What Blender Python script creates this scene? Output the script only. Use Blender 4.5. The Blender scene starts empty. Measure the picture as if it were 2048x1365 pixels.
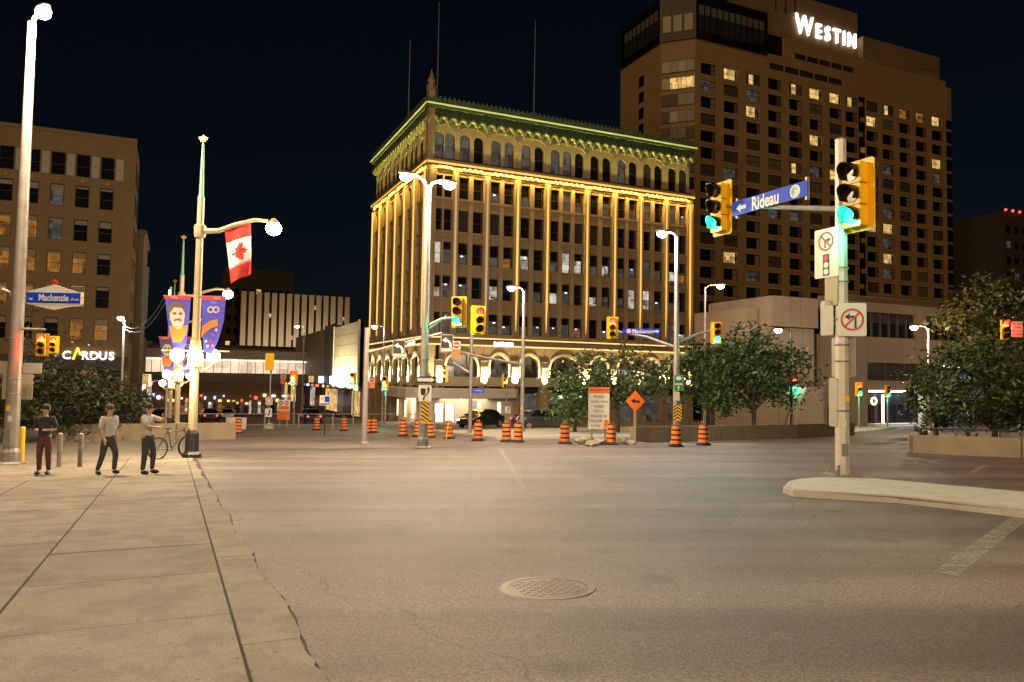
import bpy, bmesh, math, random
from mathutils import Vector, Matrix
random.seed(7)
D2R = math.radians
scene = bpy.context.scene
COL = scene.collection

# ------------------------------------------------------------------ camera
FPX = 1500.0                      # focal length in photo pixels (2048 wide)
PITCH = math.atan(75.5 / 1500.0)
ROLL = math.atan(0.0164)
CAM_H = 1.55
cf = Vector((0, math.cos(PITCH), math.sin(PITCH)))
r0 = Vector((1, 0, 0)); u0 = Vector((0, -math.sin(PITCH), math.cos(PITCH)))
cr = r0 * math.cos(ROLL) + u0 * math.sin(ROLL)
cu = -r0 * math.sin(ROLL) + u0 * math.cos(ROLL)
CP = Vector((0, 0, CAM_H))
cam_d = bpy.data.cameras.new("camera"); cam = bpy.data.objects.new("camera", cam_d); COL.objects.link(cam)
m3 = Matrix((cr, cu, -cf)).transposed()
cam.matrix_world = Matrix.Translation(CP) @ m3.to_4x4()
cam_d.sensor_width = 36.0; cam_d.lens = FPX / 2048.0 * 36.0
cam_d.clip_start = 0.05; cam_d.clip_end = 5000
scene.camera = cam

# ------------------------------------------------------------------ night sky and faint city glow
SUN_EL, SUN_AZ = D2R(30), D2R(205)        # direction the soft glow comes from (behind the camera, left)
world = bpy.data.worlds.new("World"); scene.world = world; world.use_nodes = True
wn = world.node_tree; bg = wn.nodes["Background"]
sky = wn.nodes.new("ShaderNodeTexSky"); sky.sky_type = 'NISHITA'; sky.sun_disc = False
sky.sun_elevation = SUN_EL; sky.sun_rotation = SUN_AZ; sky.ozone_density = 6.0; sky.air_density = 1.0; sky.dust_density = 2.0
wn.links.new(sky.outputs[0], bg.inputs[0]); bg.inputs[1].default_value = 0.0015
sd = bpy.data.lights.new("city_glow_fill", 'SUN'); sd.energy = 0.42; sd.angle = D2R(25); sd.color = (1.0, 0.58, 0.21)  # added warm fill standing in for city light on the facades
so = bpy.data.objects.new("city_glow_fill", sd); COL.objects.link(so)
sdir = Vector((math.sin(SUN_AZ) * math.cos(SUN_EL), math.cos(SUN_AZ) * math.cos(SUN_EL), math.sin(SUN_EL)))
so.rotation_euler = sdir.to_track_quat('Z', 'Y').to_euler(); so.location = (0, -20, 60)
vs = scene.view_settings; vs.view_transform = 'Standard'; vs.look = 'None'; vs.exposure = 0.0; vs.gamma = 1.0
vs.use_curve_mapping = False
scene.render.engine = 'CYCLES'
cy = scene.cycles
cy.use_denoising = True; cy.max_bounces = 5; cy.diffuse_bounces = 3; cy.glossy_bounces = 3
cy.transmission_bounces = 4; cy.transparent_max_bounces = 6; cy.sample_clamp_indirect = 3.0; cy.sample_clamp_direct = 0.0
cy.volume_bounces = 0; cy.caustics_reflective = False; cy.caustics_refractive = False
try: cy.use_light_tree = True
except Exception: pass

# ------------------------------------------------------------------ measuring: photo pixel -> place in metres
SLOPE, CROSS = 0.0385, 0.015
def gz(x, y): return -SLOPE * y + CROSS * x
def ray(px, py): return cr * ((px - 1024) / FPX) + cu * ((682.5 - py) / FPX) + cf
def G(px, py, dz=0.0):
    d = ray(px, py); t = (dz - CAM_H) / (d.z + SLOPE * d.y - CROSS * d.x); return CP + d * t
def P(px, py, Y):
    d = ray(px, py); return CP + d * (Y / d.y)
ALPHA = math.atan2(0.41, 0.912)              # the street grid is turned by this much
U = Vector((math.cos(ALPHA), math.sin(ALPHA), 0)); V = Vector((-math.sin(ALPHA), math.cos(ALPHA), 0))
def front(o, px, py):
    d = ray(px, py); t = (o - CP).dot(V) / d.dot(V); p = CP + d * t - o; return p.dot(U), p.z
def side(o, px, py):
    d = ray(px, py); t = (o - CP).dot(U) / d.dot(U); p = CP + d * t - o; return p.dot(V), p.z
def face(nx, ny): return math.atan2(nx, -ny)  # z rotation that turns local -y to (nx, ny)
FACE_CAM = 0.0
FACE_MU = face(-U.x, -U.y)
FACE_MV = ALPHA

# ------------------------------------------------------------------ materials
MATS = {}
def mat(name, col, rough=0.7, metal=0.0, var=0.12, scale=6.0, bump=0.0, bscale=40.0, coat=0.0, spec=0.5):
    if name in MATS: return MATS[name]
    m = bpy.data.materials.new(name); m.use_nodes = True; nt = m.node_tree
    b = nt.nodes["Principled BSDF"]; b.inputs["Roughness"].default_value = rough; b.inputs["Metallic"].default_value = metal
    b.inputs["Specular IOR Level"].default_value = spec
    if coat: b.inputs["Coat Weight"].default_value = coat
    tc = nt.nodes.new("ShaderNodeTexCoord")
    if var > 0:
        n = nt.nodes.new("ShaderNodeTexNoise"); n.inputs["Scale"].default_value = scale; n.inputs["Detail"].default_value = 6
        nt.links.new(tc.outputs["Object"], n.inputs["Vector"])
        mx = nt.nodes.new("ShaderNodeMix"); mx.data_type = 'RGBA'
        mx.inputs[6].default_value = tuple(max(0, c * (1 - 1.6 * var)) for c in col) + (1,)
        mx.inputs[7].default_value = tuple(min(1, c * (1 + 1.6 * var)) for c in col) + (1,)
        nt.links.new(n.outputs["Fac"], mx.inputs[0]); nt.links.new(mx.outputs[2], b.inputs["Base Color"])
    else:
        b.inputs["Base Color"].default_value = tuple(col) + (1,)
    if bump > 0:
        n2 = nt.nodes.new("ShaderNodeTexNoise"); n2.inputs["Scale"].default_value = bscale; n2.inputs["Detail"].default_value = 4
        nt.links.new(tc.outputs["Object"], n2.inputs["Vector"])
        bp = nt.nodes.new("ShaderNodeBump"); bp.inputs["Strength"].default_value = bump; bp.inputs["Distance"].default_value = 0.02
        nt.links.new(n2.outputs["Fac"], bp.inputs["Height"]); nt.links.new(bp.outputs[0], b.inputs["Normal"])
    MATS[name] = m; return m
def emit(name, col, strength, body=(0.6, 0.6, 0.6)):
    if name in MATS: return MATS[name]
    m = bpy.data.materials.new(name); m.use_nodes = True; b = m.node_tree.nodes["Principled BSDF"]
    b.inputs["Base Color"].default_value = tuple(body) + (1,); b.inputs["Roughness"].default_value = 0.5
    b.inputs["Emission Color"].default_value = tuple(col) + (1,); b.inputs["Emission Strength"].default_value = strength
    MATS[name] = m; return m
def room(name, col, lo, hi, scale=1.3, seed=0.0):
    """a lit room behind glass: uneven brightness of walls, furniture and lamps"""
    if name in MATS: return MATS[name]
    m = bpy.data.materials.new(name); m.use_nodes = True; nt = m.node_tree; b = nt.nodes["Principled BSDF"]
    b.inputs["Base Color"].default_value = (0.05, 0.05, 0.05, 1); b.inputs["Roughness"].default_value = 0.15
    tc = nt.nodes.new("ShaderNodeTexCoord"); oi = nt.nodes.new("ShaderNodeObjectInfo")
    ad = nt.nodes.new("ShaderNodeVectorMath"); ad.operation = 'ADD'
    ml = nt.nodes.new("ShaderNodeVectorMath"); ml.operation = 'SCALE'; ml.inputs[3].default_value = 37.0
    cb = nt.nodes.new("ShaderNodeCombineXYZ")
    for i in range(3): nt.links.new(oi.outputs["Random"], cb.inputs[i])
    nt.links.new(cb.outputs[0], ml.inputs[0]); nt.links.new(tc.outputs["Object"], ad.inputs[0]); nt.links.new(ml.outputs[0], ad.inputs[1])
    def cells(ix, iz):
        sn = nt.nodes.new("ShaderNodeVectorMath"); sn.operation = 'SNAP'; sn.inputs[1].default_value = (ix/scale, ix/scale, iz/scale)
        nt.links.new(ad.outputs[0], sn.inputs[0]); wn_ = nt.nodes.new("ShaderNodeTexWhiteNoise"); wn_.noise_dimensions = '3D'
        nt.links.new(sn.outputs[0], wn_.inputs["Vector"]); return wn_.outputs["Value"]
    ns = nt.nodes.new("ShaderNodeTexNoise"); ns.inputs["Scale"].default_value = 2.2*scale; nt.links.new(ad.outputs[0], ns.inputs["Vector"])
    def add(a_, b_, k):
        q = nt.nodes.new("ShaderNodeMath"); q.operation = 'MULTIPLY_ADD'; nt.links.new(a_, q.inputs[0]); q.inputs[1].default_value = k
        if b_ is None: q.inputs[2].default_value = 0
        else: nt.links.new(b_, q.inputs[2])
        return q.outputs[0]
    tot = add(ns.outputs["Fac"], add(cells(.34, .55), add(cells(1.1, .9), None, .5), .25), .25)
    rp = nt.nodes.new("ShaderNodeMapRange"); rp.inputs["From Min"].default_value = 0.15; rp.inputs["From Max"].default_value = 0.85
    rp.inputs["To Min"].default_value = lo; rp.inputs["To Max"].default_value = hi
    nt.links.new(tot, rp.inputs["Value"])
    b.inputs["Emission Color"].default_value = tuple(col) + (1,); nt.links.new(rp.outputs[0], b.inputs["Emission Strength"])
    MATS[name] = m; return m

def asphalt():
    m = bpy.data.materials.new("asphalt"); m.use_nodes = True; nt = m.node_tree; b = nt.nodes["Principled BSDF"]
    tc = nt.nodes.new("ShaderNodeTexCoord")
    def noise(s, det=3, rgh=.5):
        n = nt.nodes.new("ShaderNodeTexNoise"); n.inputs["Scale"].default_value = s; n.inputs["Detail"].default_value = det
        n.inputs["Roughness"].default_value = rgh; nt.links.new(tc.outputs["Object"], n.inputs["Vector"]); return n
    big = noise(0.35, 5, .6); fine = noise(48, 3, .75)
    vo = nt.nodes.new("ShaderNodeTexVoronoi"); vo.inputs["Scale"].default_value = 95; nt.links.new(tc.outputs["Object"], vo.inputs["Vector"])
    r1 = nt.nodes.new("ShaderNodeValToRGB"); r1.color_ramp.elements[0].position = .3; r1.color_ramp.elements[1].position = .75
    r1.color_ramp.elements[0].color = (.112, .088, .078, 1); r1.color_ramp.elements[1].color = (.192, .153, .136, 1)
    nt.links.new(big.outputs["Fac"], r1.inputs[0])
    r2 = nt.nodes.new("ShaderNodeValToRGB"); r2.color_ramp.elements[0].position = .35; r2.color_ramp.elements[1].position = .7
    r2.color_ramp.elements[0].color = (.22, .22, .22, 1); r2.color_ramp.elements[1].color = (1.9, 1.85, 1.8, 1)
    nt.links.new(fine.outputs["Fac"], r2.inputs[0])
    mx = nt.nodes.new("ShaderNodeMix"); mx.data_type = 'RGBA'; mx.blend_type = 'MULTIPLY'; mx.inputs[0].default_value = 0.85
    nt.links.new(r1.outputs[0], mx.inputs[6]); nt.links.new(r2.outputs[0], mx.inputs[7]); nt.links.new(mx.outputs[2], b.inputs["Base Color"])
    # tar snakes / hairline cracks
    cr_ = nt.nodes.new("ShaderNodeTexVoronoi"); cr_.feature = 'DISTANCE_TO_EDGE'; cr_.inputs["Scale"].default_value = 0.16
    wob = noise(1.2, 3); va = nt.nodes.new("ShaderNodeVectorMath"); va.operation = 'ADD'
    nt.links.new(tc.outputs["Object"], va.inputs[0]); nt.links.new(wob.outputs["Color"], va.inputs[1]); nt.links.new(va.outputs[0], cr_.inputs["Vector"])
    ra = nt.nodes.new("ShaderNodeMapRange"); ra.inputs["From Min"].default_value = 0.0; ra.inputs["From Max"].default_value = 0.0035
    ra.inputs["To Min"].default_value = 0.45; ra.inputs["To Max"].default_value = 1.0; nt.links.new(cr_.outputs["Distance"], ra.inputs["Value"])
    m2 = nt.nodes.new("ShaderNodeMix"); m2.data_type = 'RGBA'; m2.blend_type = 'MULTIPLY'; m2.inputs[0].default_value = 1
    nt.links.new(mx.outputs[2], m2.inputs[6]); nt.links.new(ra.outputs[0], m2.inputs[7])
    # wheel-polished lanes and resurfaced strips running along the street
    mpn = nt.nodes.new("ShaderNodeMapping"); mpn.inputs["Rotation"].default_value = (0, 0, -ALPHA - .12); mpn.inputs["Scale"].default_value = (.05, .85, 1)
    nt.links.new(tc.outputs["Object"], mpn.inputs["Vector"]); st = nt.nodes.new("ShaderNodeTexNoise"); st.inputs["Scale"].default_value = 1.0; st.inputs["Detail"].default_value = 5
    nt.links.new(mpn.outputs[0], st.inputs["Vector"])
    rs = nt.nodes.new("ShaderNodeMapRange"); rs.inputs["From Min"].default_value = .33; rs.inputs["From Max"].default_value = .67; rs.inputs["To Min"].default_value = .62; rs.inputs["To Max"].default_value = 1.30
    nt.links.new(st.outputs["Fac"], rs.inputs["Value"])
    m3_ = nt.nodes.new("ShaderNodeMix"); m3_.data_type = 'RGBA'; m3_.blend_type = 'MULTIPLY'; m3_.inputs[0].default_value = 1
    nt.links.new(m2.outputs[2], m3_.inputs[6]); nt.links.new(rs.outputs[0], m3_.inputs[7])
    # oil drips and old repairs
    ov = nt.nodes.new("ShaderNodeTexVoronoi"); ov.inputs["Scale"].default_value = .9; ov.inputs["Randomness"].default_value = 1.0
    ow = noise(6, 4); oa_ = nt.nodes.new("ShaderNodeVectorMath"); oa_.operation = 'MULTIPLY_ADD'; oa_.inputs[1].default_value = (.22, .22, 0); nt.links.new(ow.outputs["Color"], oa_.inputs[0]); nt.links.new(tc.outputs["Object"], oa_.inputs[2]); nt.links.new(oa_.outputs[0], ov.inputs["Vector"])
    orr = nt.nodes.new("ShaderNodeMapRange"); orr.inputs["From Min"].default_value = .05; orr.inputs["From Max"].default_value = .22; orr.inputs["To Min"].default_value = .62; orr.inputs["To Max"].default_value = 1.0
    nt.links.new(ov.outputs["Distance"], orr.inputs["Value"])
    pt = nt.nodes.new("ShaderNodeTexVoronoi"); pt.distance = 'CHEBYCHEV'; pt.inputs["Scale"].default_value = .17; mp2 = nt.nodes.new("ShaderNodeMapping"); mp2.inputs["Rotation"].default_value = (0, 0, -ALPHA); nt.links.new(tc.outputs["Object"], mp2.inputs["Vector"]); nt.links.new(mp2.outputs[0], pt.inputs["Vector"])
    sc_ = nt.nodes.new("ShaderNodeSeparateColor"); nt.links.new(pt.outputs["Color"], sc_.inputs[0]); pr = nt.nodes.new("ShaderNodeMapRange"); pr.inputs["To Min"].default_value = .84; pr.inputs["To Max"].default_value = 1.12; nt.links.new(sc_.outputs[0], pr.inputs["Value"])
    cur = m3_.outputs[2]
    for s_ in (orr, pr):
        q = nt.nodes.new("ShaderNodeMix"); q.data_type = 'RGBA'; q.blend_type = 'MULTIPLY'; q.inputs[0].default_value = 1; nt.links.new(cur, q.inputs[6]); nt.links.new(s_.outputs[0], q.inputs[7]); cur = q.outputs[2]
    nt.links.new(cur, b.inputs["Base Color"])
    b.inputs["Roughness"].default_value = 0.62
    bp = nt.nodes.new("ShaderNodeBump"); bp.inputs["Strength"].default_value = 0.7; bp.inputs["Distance"].default_value = 0.008
    nt.links.new(vo.outputs["Distance"], bp.inputs["Height"]); nt.links.new(bp.outputs[0], b.inputs["Normal"])
    return m
def marking_mat():
    m = mat("worn_paint", (.44, .42, .36), .6, var=.1, scale=30); nt = m.node_tree; b = nt.nodes["Principled BSDF"]
    tc = nt.nodes.new("ShaderNodeTexCoord"); n = nt.nodes.new("ShaderNodeTexNoise"); n.inputs["Scale"].default_value = 9; n.inputs["Detail"].default_value = 8
    n.inputs["Roughness"].default_value = .75
    nt.links.new(tc.outputs["Object"], n.inputs["Vector"])
    r = nt.nodes.new("ShaderNodeMapRange"); r.inputs["From Min"].default_value = .44; r.inputs["From Max"].default_value = .70
    nt.links.new(n.outputs["Fac"], r.inputs["Value"]); nt.links.new(r.outputs[0], b.inputs["Alpha"]); return m

M_ASPH = asphalt()
M_PAINT = marking_mat()
M_CONC = mat("concrete", (.22, .192, .148), .85, var=.20, scale=2.2, bump=.35, bscale=60)
def weathered(m, spot=.55):
    nt = m.node_tree; b = nt.nodes["Principled BSDF"]; src = b.inputs["Base Color"].links[0].from_socket
    oi = nt.nodes.new("ShaderNodeObjectInfo"); mr = nt.nodes.new("ShaderNodeMapRange"); mr.inputs["To Min"].default_value = .86; mr.inputs["To Max"].default_value = 1.10
    nt.links.new(oi.outputs["Random"], mr.inputs["Value"])
    tc = nt.nodes.new("ShaderNodeTexCoord"); n = nt.nodes.new("ShaderNodeTexNoise"); n.inputs["Scale"].default_value = 1.1; n.inputs["Detail"].default_value = 7; n.inputs["Roughness"].default_value = .65
    nt.links.new(tc.outputs["Object"], n.inputs["Vector"]); r = nt.nodes.new("ShaderNodeMapRange"); r.inputs["From Min"].default_value = .30; r.inputs["From Max"].default_value = .52; r.inputs["To Min"].default_value = .72; r.inputs["To Max"].default_value = 1.0
    nt.links.new(n.outputs["Fac"], r.inputs["Value"])
    v = nt.nodes.new("ShaderNodeTexVoronoi"); v.inputs["Scale"].default_value = 4.5; nt.links.new(tc.outputs["Object"], v.inputs["Vector"])
    r2 = nt.nodes.new("ShaderNodeMapRange"); r2.inputs["From Min"].default_value = .05; r2.inputs["From Max"].default_value = .085; r2.inputs["To Min"].default_value = spot; r2.inputs["To Max"].default_value = 1.0
    nt.links.new(v.outputs["Distance"], r2.inputs["Value"])
    f = nt.nodes.new("ShaderNodeTexNoise"); f.inputs["Scale"].default_value = 60; nt.links.new(tc.outputs["Object"], f.inputs["Vector"]); r3 = nt.nodes.new("ShaderNodeMapRange"); r3.inputs["From Min"].default_value = .3; r3.inputs["From Max"].default_value = .7; r3.inputs["To Min"].default_value = .8; r3.inputs["To Max"].default_value = 1.2
    nt.links.new(f.outputs["Fac"], r3.inputs["Value"])
    cur = src
    for s_ in (mr, r, r2, r3):
        mx = nt.nodes.new("ShaderNodeMix"); mx.data_type = 'RGBA'; mx.blend_type = 'MULTIPLY'; mx.inputs[0].default_value = 1
        nt.links.new(cur, mx.inputs[6]); nt.links.new(s_.outputs[0], mx.inputs[7]); cur = mx.outputs[2]
    nt.links.new(cur, b.inputs["Base Color"])
weathered(M_CONC)
M_KERB = mat("kerb_concrete", (.45, .41, .34), .85, var=.12, scale=3, bump=.3)
M_DARKG = mat("joint_dirt", (.05, .045, .04), .95)
M_GALV = mat("galvanised_steel", (.34, .30, .27), .5, .4, var=.22, scale=4)
M_TANP = mat("tan_painted_steel", (.42, .33, .20), .5, .2, var=.1)
M_GREENP = mat("green_patina", (.16, .32, .20), .6, .2)
M_DARKM = mat("dark_metal", (.04, .04, .045), .45, .6)
M_GREYM = mat("grey_metal", (.25, .25, .25), .5, .4)
M_WHITE = mat("sign_white", (.72, .70, .64), .45, var=.04)
M_BLACK = mat("sign_black", (.02, .02, .02), .5, var=.05)
M_RED = mat("sign_red", (.58, .03, .02), .45, var=.05)
M_BLUE = mat("sign_blue", (.006, .06, .66), .5, var=.06, spec=.2)
M_GREEN = mat("sign_green", (.01, .22, .10), .4, var=.06)
M_ORANGE = mat("sign_orange", (.85, .17, .02), .45, var=.05)
M_YELLOW = mat("signal_yellow", (.90, .50, .008), .4, var=.06)
M_SIGY = mat("sign_yellow", (.78, .46, .02), .45, var=.05)
M_VISOR = mat("visor_black", (.015, .014, .013), .35)
M_LENSOFF = mat("lens_unlit", (.06, .02, .015), .2)
M_GLASS = mat("dark_glass", (.012, .012, .015), .08, var=.0, spec=.6)
M_GLASS2 = mat("dim_glass", (.05, .045, .04), .15, var=.25, scale=.8)
M_FRAME = mat("window_frame", (.07, .05, .035), .55)
M_STONE = mat("warm_limestone", (.38, .28, .15), .8, var=.16, scale=1.6, bump=.25, bscale=14)
M_STONE2 = mat("carved_stone", (.32, .22, .12), .8, var=.25, scale=7, bump=.6, bscale=9)
M_COPPER = mat("green_copper", (.10, .15, .06), .65, var=.2, scale=3)
M_COPPERLIT = mat("uplit_copper", (.48, .48, .20), .6, var=.12, scale=4)  # lit copy of the copper, uplight put into the corbel arches' colour
M_TAN = mat("tan_precast", (.47, .31, .14), .85, var=.10, scale=.7, bump=.15, bscale=20)
M_TAN2 = mat("tan_precast_dark", (.32, .21, .10), .85, var=.12, scale=.7)
M_BRICK = mat("ochre_stone", (.27, .18, .08), .85, var=.14, scale=1.3, bump=.25, bscale=25)
M_MALL = mat("pink_precast", (.25, .185, .14), .85, var=.1, scale=.8, bump=.15)
M_MALL2 = mat("brown_precast", (.25, .18, .12), .85, var=.1, scale=.8)
M_BLKCL = mat("black_cladding", (.010, .010, .012), .4)
M_CURT = mat("curtain", (.20, .17, .13), .9, var=.15, scale=5)
M_CURT2 = mat("dark_curtain", (.09, .075, .06), .9, var=.2, scale=5); M_CURT3 = mat("pale_curtain", (.33, .28, .21), .9, var=.12, scale=5)
M_BARK = mat("bark", (.07, .05, .035), .95, var=.3, scale=9, bump=.8, bscale=18)
M_RUBBER = mat("black_rubber", (.02, .02, .02), .8)
M_LAMPW = emit("lamp_warm_white", (1, .86, .62), 60, (.9, .9, .9))
M_LAMPC = emit("lamp_cool_white", (.88, .97, 1), 40, (.9, .9, .9))
M_GLOBE = emit("lamp_globe", (1, .80, .45), 22, (.9, .9, .9))
M_GOLDGLOW = emit("painted_gold_light", (1, .50, .045), 1.15)
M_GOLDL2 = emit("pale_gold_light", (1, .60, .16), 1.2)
M_LIMEGLOW = emit("painted_lime_light", (.62, .64, .08), .75)
M_SIGNL = emit("sign_letters_lit", (1, .96, .98), 2.2)
M_SIGR = emit("signal_red_lit", (1, .012, .006), 11, (.25, .01, .01))
M_SIGG = emit("signal_green_lit", (.02, 1, .55), 5, (.01, .2, .12))
M_SIGA = emit("signal_amber_lit", (1, .45, .03), 8)
M_REDNEON = emit("red_neon", (1, .06, .05), 3)
M_BLUNEON = emit("blue_neon", (.35, .45, 1), 3)
M_AMBNEON = emit("amber_neon", (1, .55, .15), 3.5)
M_WHTNEON = emit("white_neon", (.95, .95, 1), 3.5)
M_ROOMW = room("lit_office", (.95, .86, .72), .03, .8)
M_ROOMD = room("dim_office", (.75, .70, .62), .004, .11)
M_ROOMO = room("lit_amber_room", (1, .38, .05), .04, .38)
M_ROOMY = room("lit_hotel_room", (1, .60, .19), .2, 1.15)
M_ROOMR = room("lit_red_room", (.9, .25, .16), .03, .35)
M_BLIND = mat("window_blind", (.34, .29, .21), .85)
M_SKIN = mat("skin", (.50, .30, .20), .6, var=.05)

# ------------------------------------------------------------------ mesh building
def ident(s, n, z): return (s, -n, z)
def sidemap(s, n, z): return (-n, s, z)
class MB:
    def __init__(self, mp=None): self.bm = bmesh.new(); self.mp = mp
    def _v(self, p):
        if self.mp: p = self.mp(*p)
        return self.bm.verts.new(p)
    def box(self, x0, x1, y0, y1, z0, z1):
        vs = [self._v(p) for p in ((x0,y0,z0),(x1,y0,z0),(x1,y1,z0),(x0,y1,z0),(x0,y0,z1),(x1,y0,z1),(x1,y1,z1),(x0,y1,z1))]
        for f in ((0,3,2,1),(4,5,6,7),(0,1,5,4),(1,2,6,5),(2,3,7,6),(3,0,4,7)): self.bm.faces.new([vs[i] for i in f])
        return self
    def obox(self, c, sx, sy, sz, rz=0.0, rx=0.0, ry=0.0):
        M = Matrix.Translation(c) @ Matrix.Rotation(rz,4,'Z') @ Matrix.Rotation(ry,4,'Y') @ Matrix.Rotation(rx,4,'X')
        vs = [self._v(tuple(M @ Vector((a*sx/2,b*sy/2,d*sz/2)))) for d in (-1,1) for a,b in ((-1,-1),(1,-1),(1,1),(-1,1))]
        for f in ((0,3,2,1),(4,5,6,7),(0,1,5,4),(1,2,6,5),(2,3,7,6),(3,0,4,7)): self.bm.faces.new([vs[i] for i in f])
        return self
    def tube(self, pts, rad, n=10, cap=True):
        pts = [Vector(p) for p in pts]
        if not hasattr(rad, '__len__'): rad = [rad]*len(pts)
        rings = []
        ref = None
        for i, p in enumerate(pts):
            d = (pts[min(i+1,len(pts)-1)] - pts[max(i-1,0)]).normalized()
            if ref is None: ref = Vector((1,0,0)) if abs(d.x) < .9 else Vector((0,1,0))
            a = (ref - d*ref.dot(d)).normalized(); b = d.cross(a); ref = a
            rings.append([self._v(tuple(p + (a*math.cos(2*math.pi*k/n) + b*math.sin(2*math.pi*k/n))*rad[i])) for k in range(n)])
        for q in range(len(rings)-1):
            for k in range(n): self.bm.faces.new([rings[q][k], rings[q][(k+1)%n], rings[q+1][(k+1)%n], rings[q+1][k]])
        if cap: self.bm.faces.new(rings[0][::-1]); self.bm.faces.new(rings[-1])
        return self
    def lathe(self, prof, n=16, c=(0,0,0), cap=True):
        rings = []
        for r, z in prof:
            rings.append([self._v((c[0]+r*math.cos(2*math.pi*k/n), c[1]+r*math.sin(2*math.pi*k/n), c[2]+z)) for k in range(n)])
        for q in range(len(rings)-1):
            for k in range(n): self.bm.faces.new([rings[q][k], rings[q][(k+1)%n], rings[q+1][(k+1)%n], rings[q+1][k]])
        if cap:
            if prof[0][0] > 1e-5: self.bm.faces.new(rings[0][::-1])
            if prof[-1][0] > 1e-5: self.bm.faces.new(rings[-1])
        return self
    def ell(self, c, rx, ry, rz, n=12, m=8):
        rows = []
        for i in range(1, m):
            t = math.pi*i/m
            rows.append([self._v((c[0]+rx*math.sin(t)*math.cos(2*math.pi*k/n), c[1]+ry*math.sin(t)*math.sin(2*math.pi*k/n), c[2]+rz*math.cos(t))) for k in range(n)])
        top = self._v((c[0],c[1],c[2]+rz)); bot = self._v((c[0],c[1],c[2]-rz))
        for k in range(n):
            self.bm.faces.new([top, rows[0][k], rows[0][(k+1)%n]]); self.bm.faces.new([bot, rows[-1][(k+1)%n], rows[-1][k]])
        for q in range(len(rows)-1):
            for k in range(n): self.bm.faces.new([rows[q][k], rows[q+1][k], rows[q+1][(k+1)%n], rows[q][(k+1)%n]])
        return self
    def poly(self, pts, y0, y1):
        """outline in the x-z plane, given thickness from y0 to y1"""
        a = [self._v((x, y0, z)) for x, z in pts]; b = [self._v((x, y1, z)) for x, z in pts]
        self.bm.faces.new(a); self.bm.faces.new(b[::-1])
        for i in range(len(pts)):
            j = (i+1) % len(pts); self.bm.faces.new([a[j], a[i], b[i], b[j]])
        return self
    def ring(self, c, ro, ri, y0, y1, n=36, sx=1.0):
        def cir(r, y): return [self._v((c[0]+sx*r*math.cos(2*math.pi*k/n), y, c[1]+r*math.sin(2*math.pi*k/n))) for k in range(n)]
        A, B_, C, D = cir(ro,y0), cir(ri,y0), cir(ro,y1), cir(ri,y1)
        for k in range(n):
            j=(k+1)%n
            for q in ((A[k],A[j],B_[j],B_[k]),(C[j],C[k],D[k],D[j]),(A[j],A[k],C[k],C[j]),(B_[k],B_[j],D[j],D[k])): self.bm.faces.new(q)
        return self
    def plan(self, pts, z0, z1):
        """outline in the x-y plane extruded from z0 to z1"""
        a = [self._v((x, y, z0)) for x, y in pts]; b = [self._v((x, y, z1)) for x, y in pts]
        self.bm.faces.new(a[::-1]); self.bm.faces.new(b)
        for i in range(len(pts)):
            j=(i+1)%len(pts); self.bm.faces.new([a[i],a[j],b[j],b[i]])
        return self
    def mesh(self, name, m, smooth=False, bevel=0.0):
        if bevel:
            bmesh.ops.bevel(self.bm, geom=[e for e in self.bm.edges], offset=bevel, segments=2, affect='EDGES', clamp_overlap=True)
        bmesh.ops.recalc_face_normals(self.bm, faces=self.bm.faces)
        me = bpy.data.meshes.new(name); self.bm.to_mesh(me); self.bm.free()
        if m is not None: me.materials.append(m)
        if smooth:
            for p in me.polygons: p.use_smooth = True
            try: me.set_sharp_from_angle(angle=D2R(40))
            except Exception: pass
        return me
    def build(self, name, m, parent=None, smooth=False, bevel=0.0, loc=None, rz=None):
        return place(self.mesh(name, m, smooth, bevel), name, parent, loc, rz)
def place(me, name, parent=None, loc=None, rz=None):
    o = bpy.data.objects.new(name, me); COL.objects.link(o)
    if parent is not None: o.parent = parent
    if loc is not None: o.location = loc
    if rz is not None: o.rotation_euler = (0,0,rz)
    return o
def tag(o, label, cat, group=None, kind=None):
    if label: o["label"] = label
    if cat: o["category"] = cat
    if group: o["group"] = group
    if kind: o["kind"] = kind
    return o
def thing(name, label, cat, loc=(0,0,0), rz=0.0, group=None, kind=None):
    o = bpy.data.objects.new(name, None); COL.objects.link(o); o.location = loc; o.rotation_euler = (0,0,rz); o.empty_display_size = .2
    return tag(o, label, cat, group, kind)
def structure(o): o["kind"] = "structure"; return o
def copy_tree(o, parent=None):
    c = o.copy(); COL.objects.link(c); c.parent = parent
    for ch in list(o.children): copy_tree(ch, c)
    return c
def text_mesh(body, size, m, name="lettering", align='CENTER', depth=0.0015, bold=0.0, sx=1.0, spacing=1.0):
    cu_ = bpy.data.curves.new("txt", 'FONT'); cu_.body = body; cu_.size = size; cu_.align_x = align; cu_.align_y = 'CENTER'
    cu_.extrude = depth; cu_.offset = bold; cu_.resolution_u = 3; cu_.space_character = spacing
    o = bpy.data.objects.new("txt", cu_); COL.objects.link(o)
    dg = bpy.context.evaluated_depsgraph_get(); me = bpy.data.meshes.new_from_object(o.evaluated_get(dg)); me.name = name
    bpy.data.objects.remove(o); bpy.data.curves.remove(cu_)
    M = Matrix.Rotation(math.pi/2, 4, 'X') @ Matrix.Diagonal((sx,1,1,1)); me.transform(M); me.materials.clear(); me.materials.append(m)
    return me
def letters(body, size, m, parent, x=0, y=-0.016, z=0, **k):
    return place(text_mesh(body, size, m, **k), "lettering", parent, (x, y, z))
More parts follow.
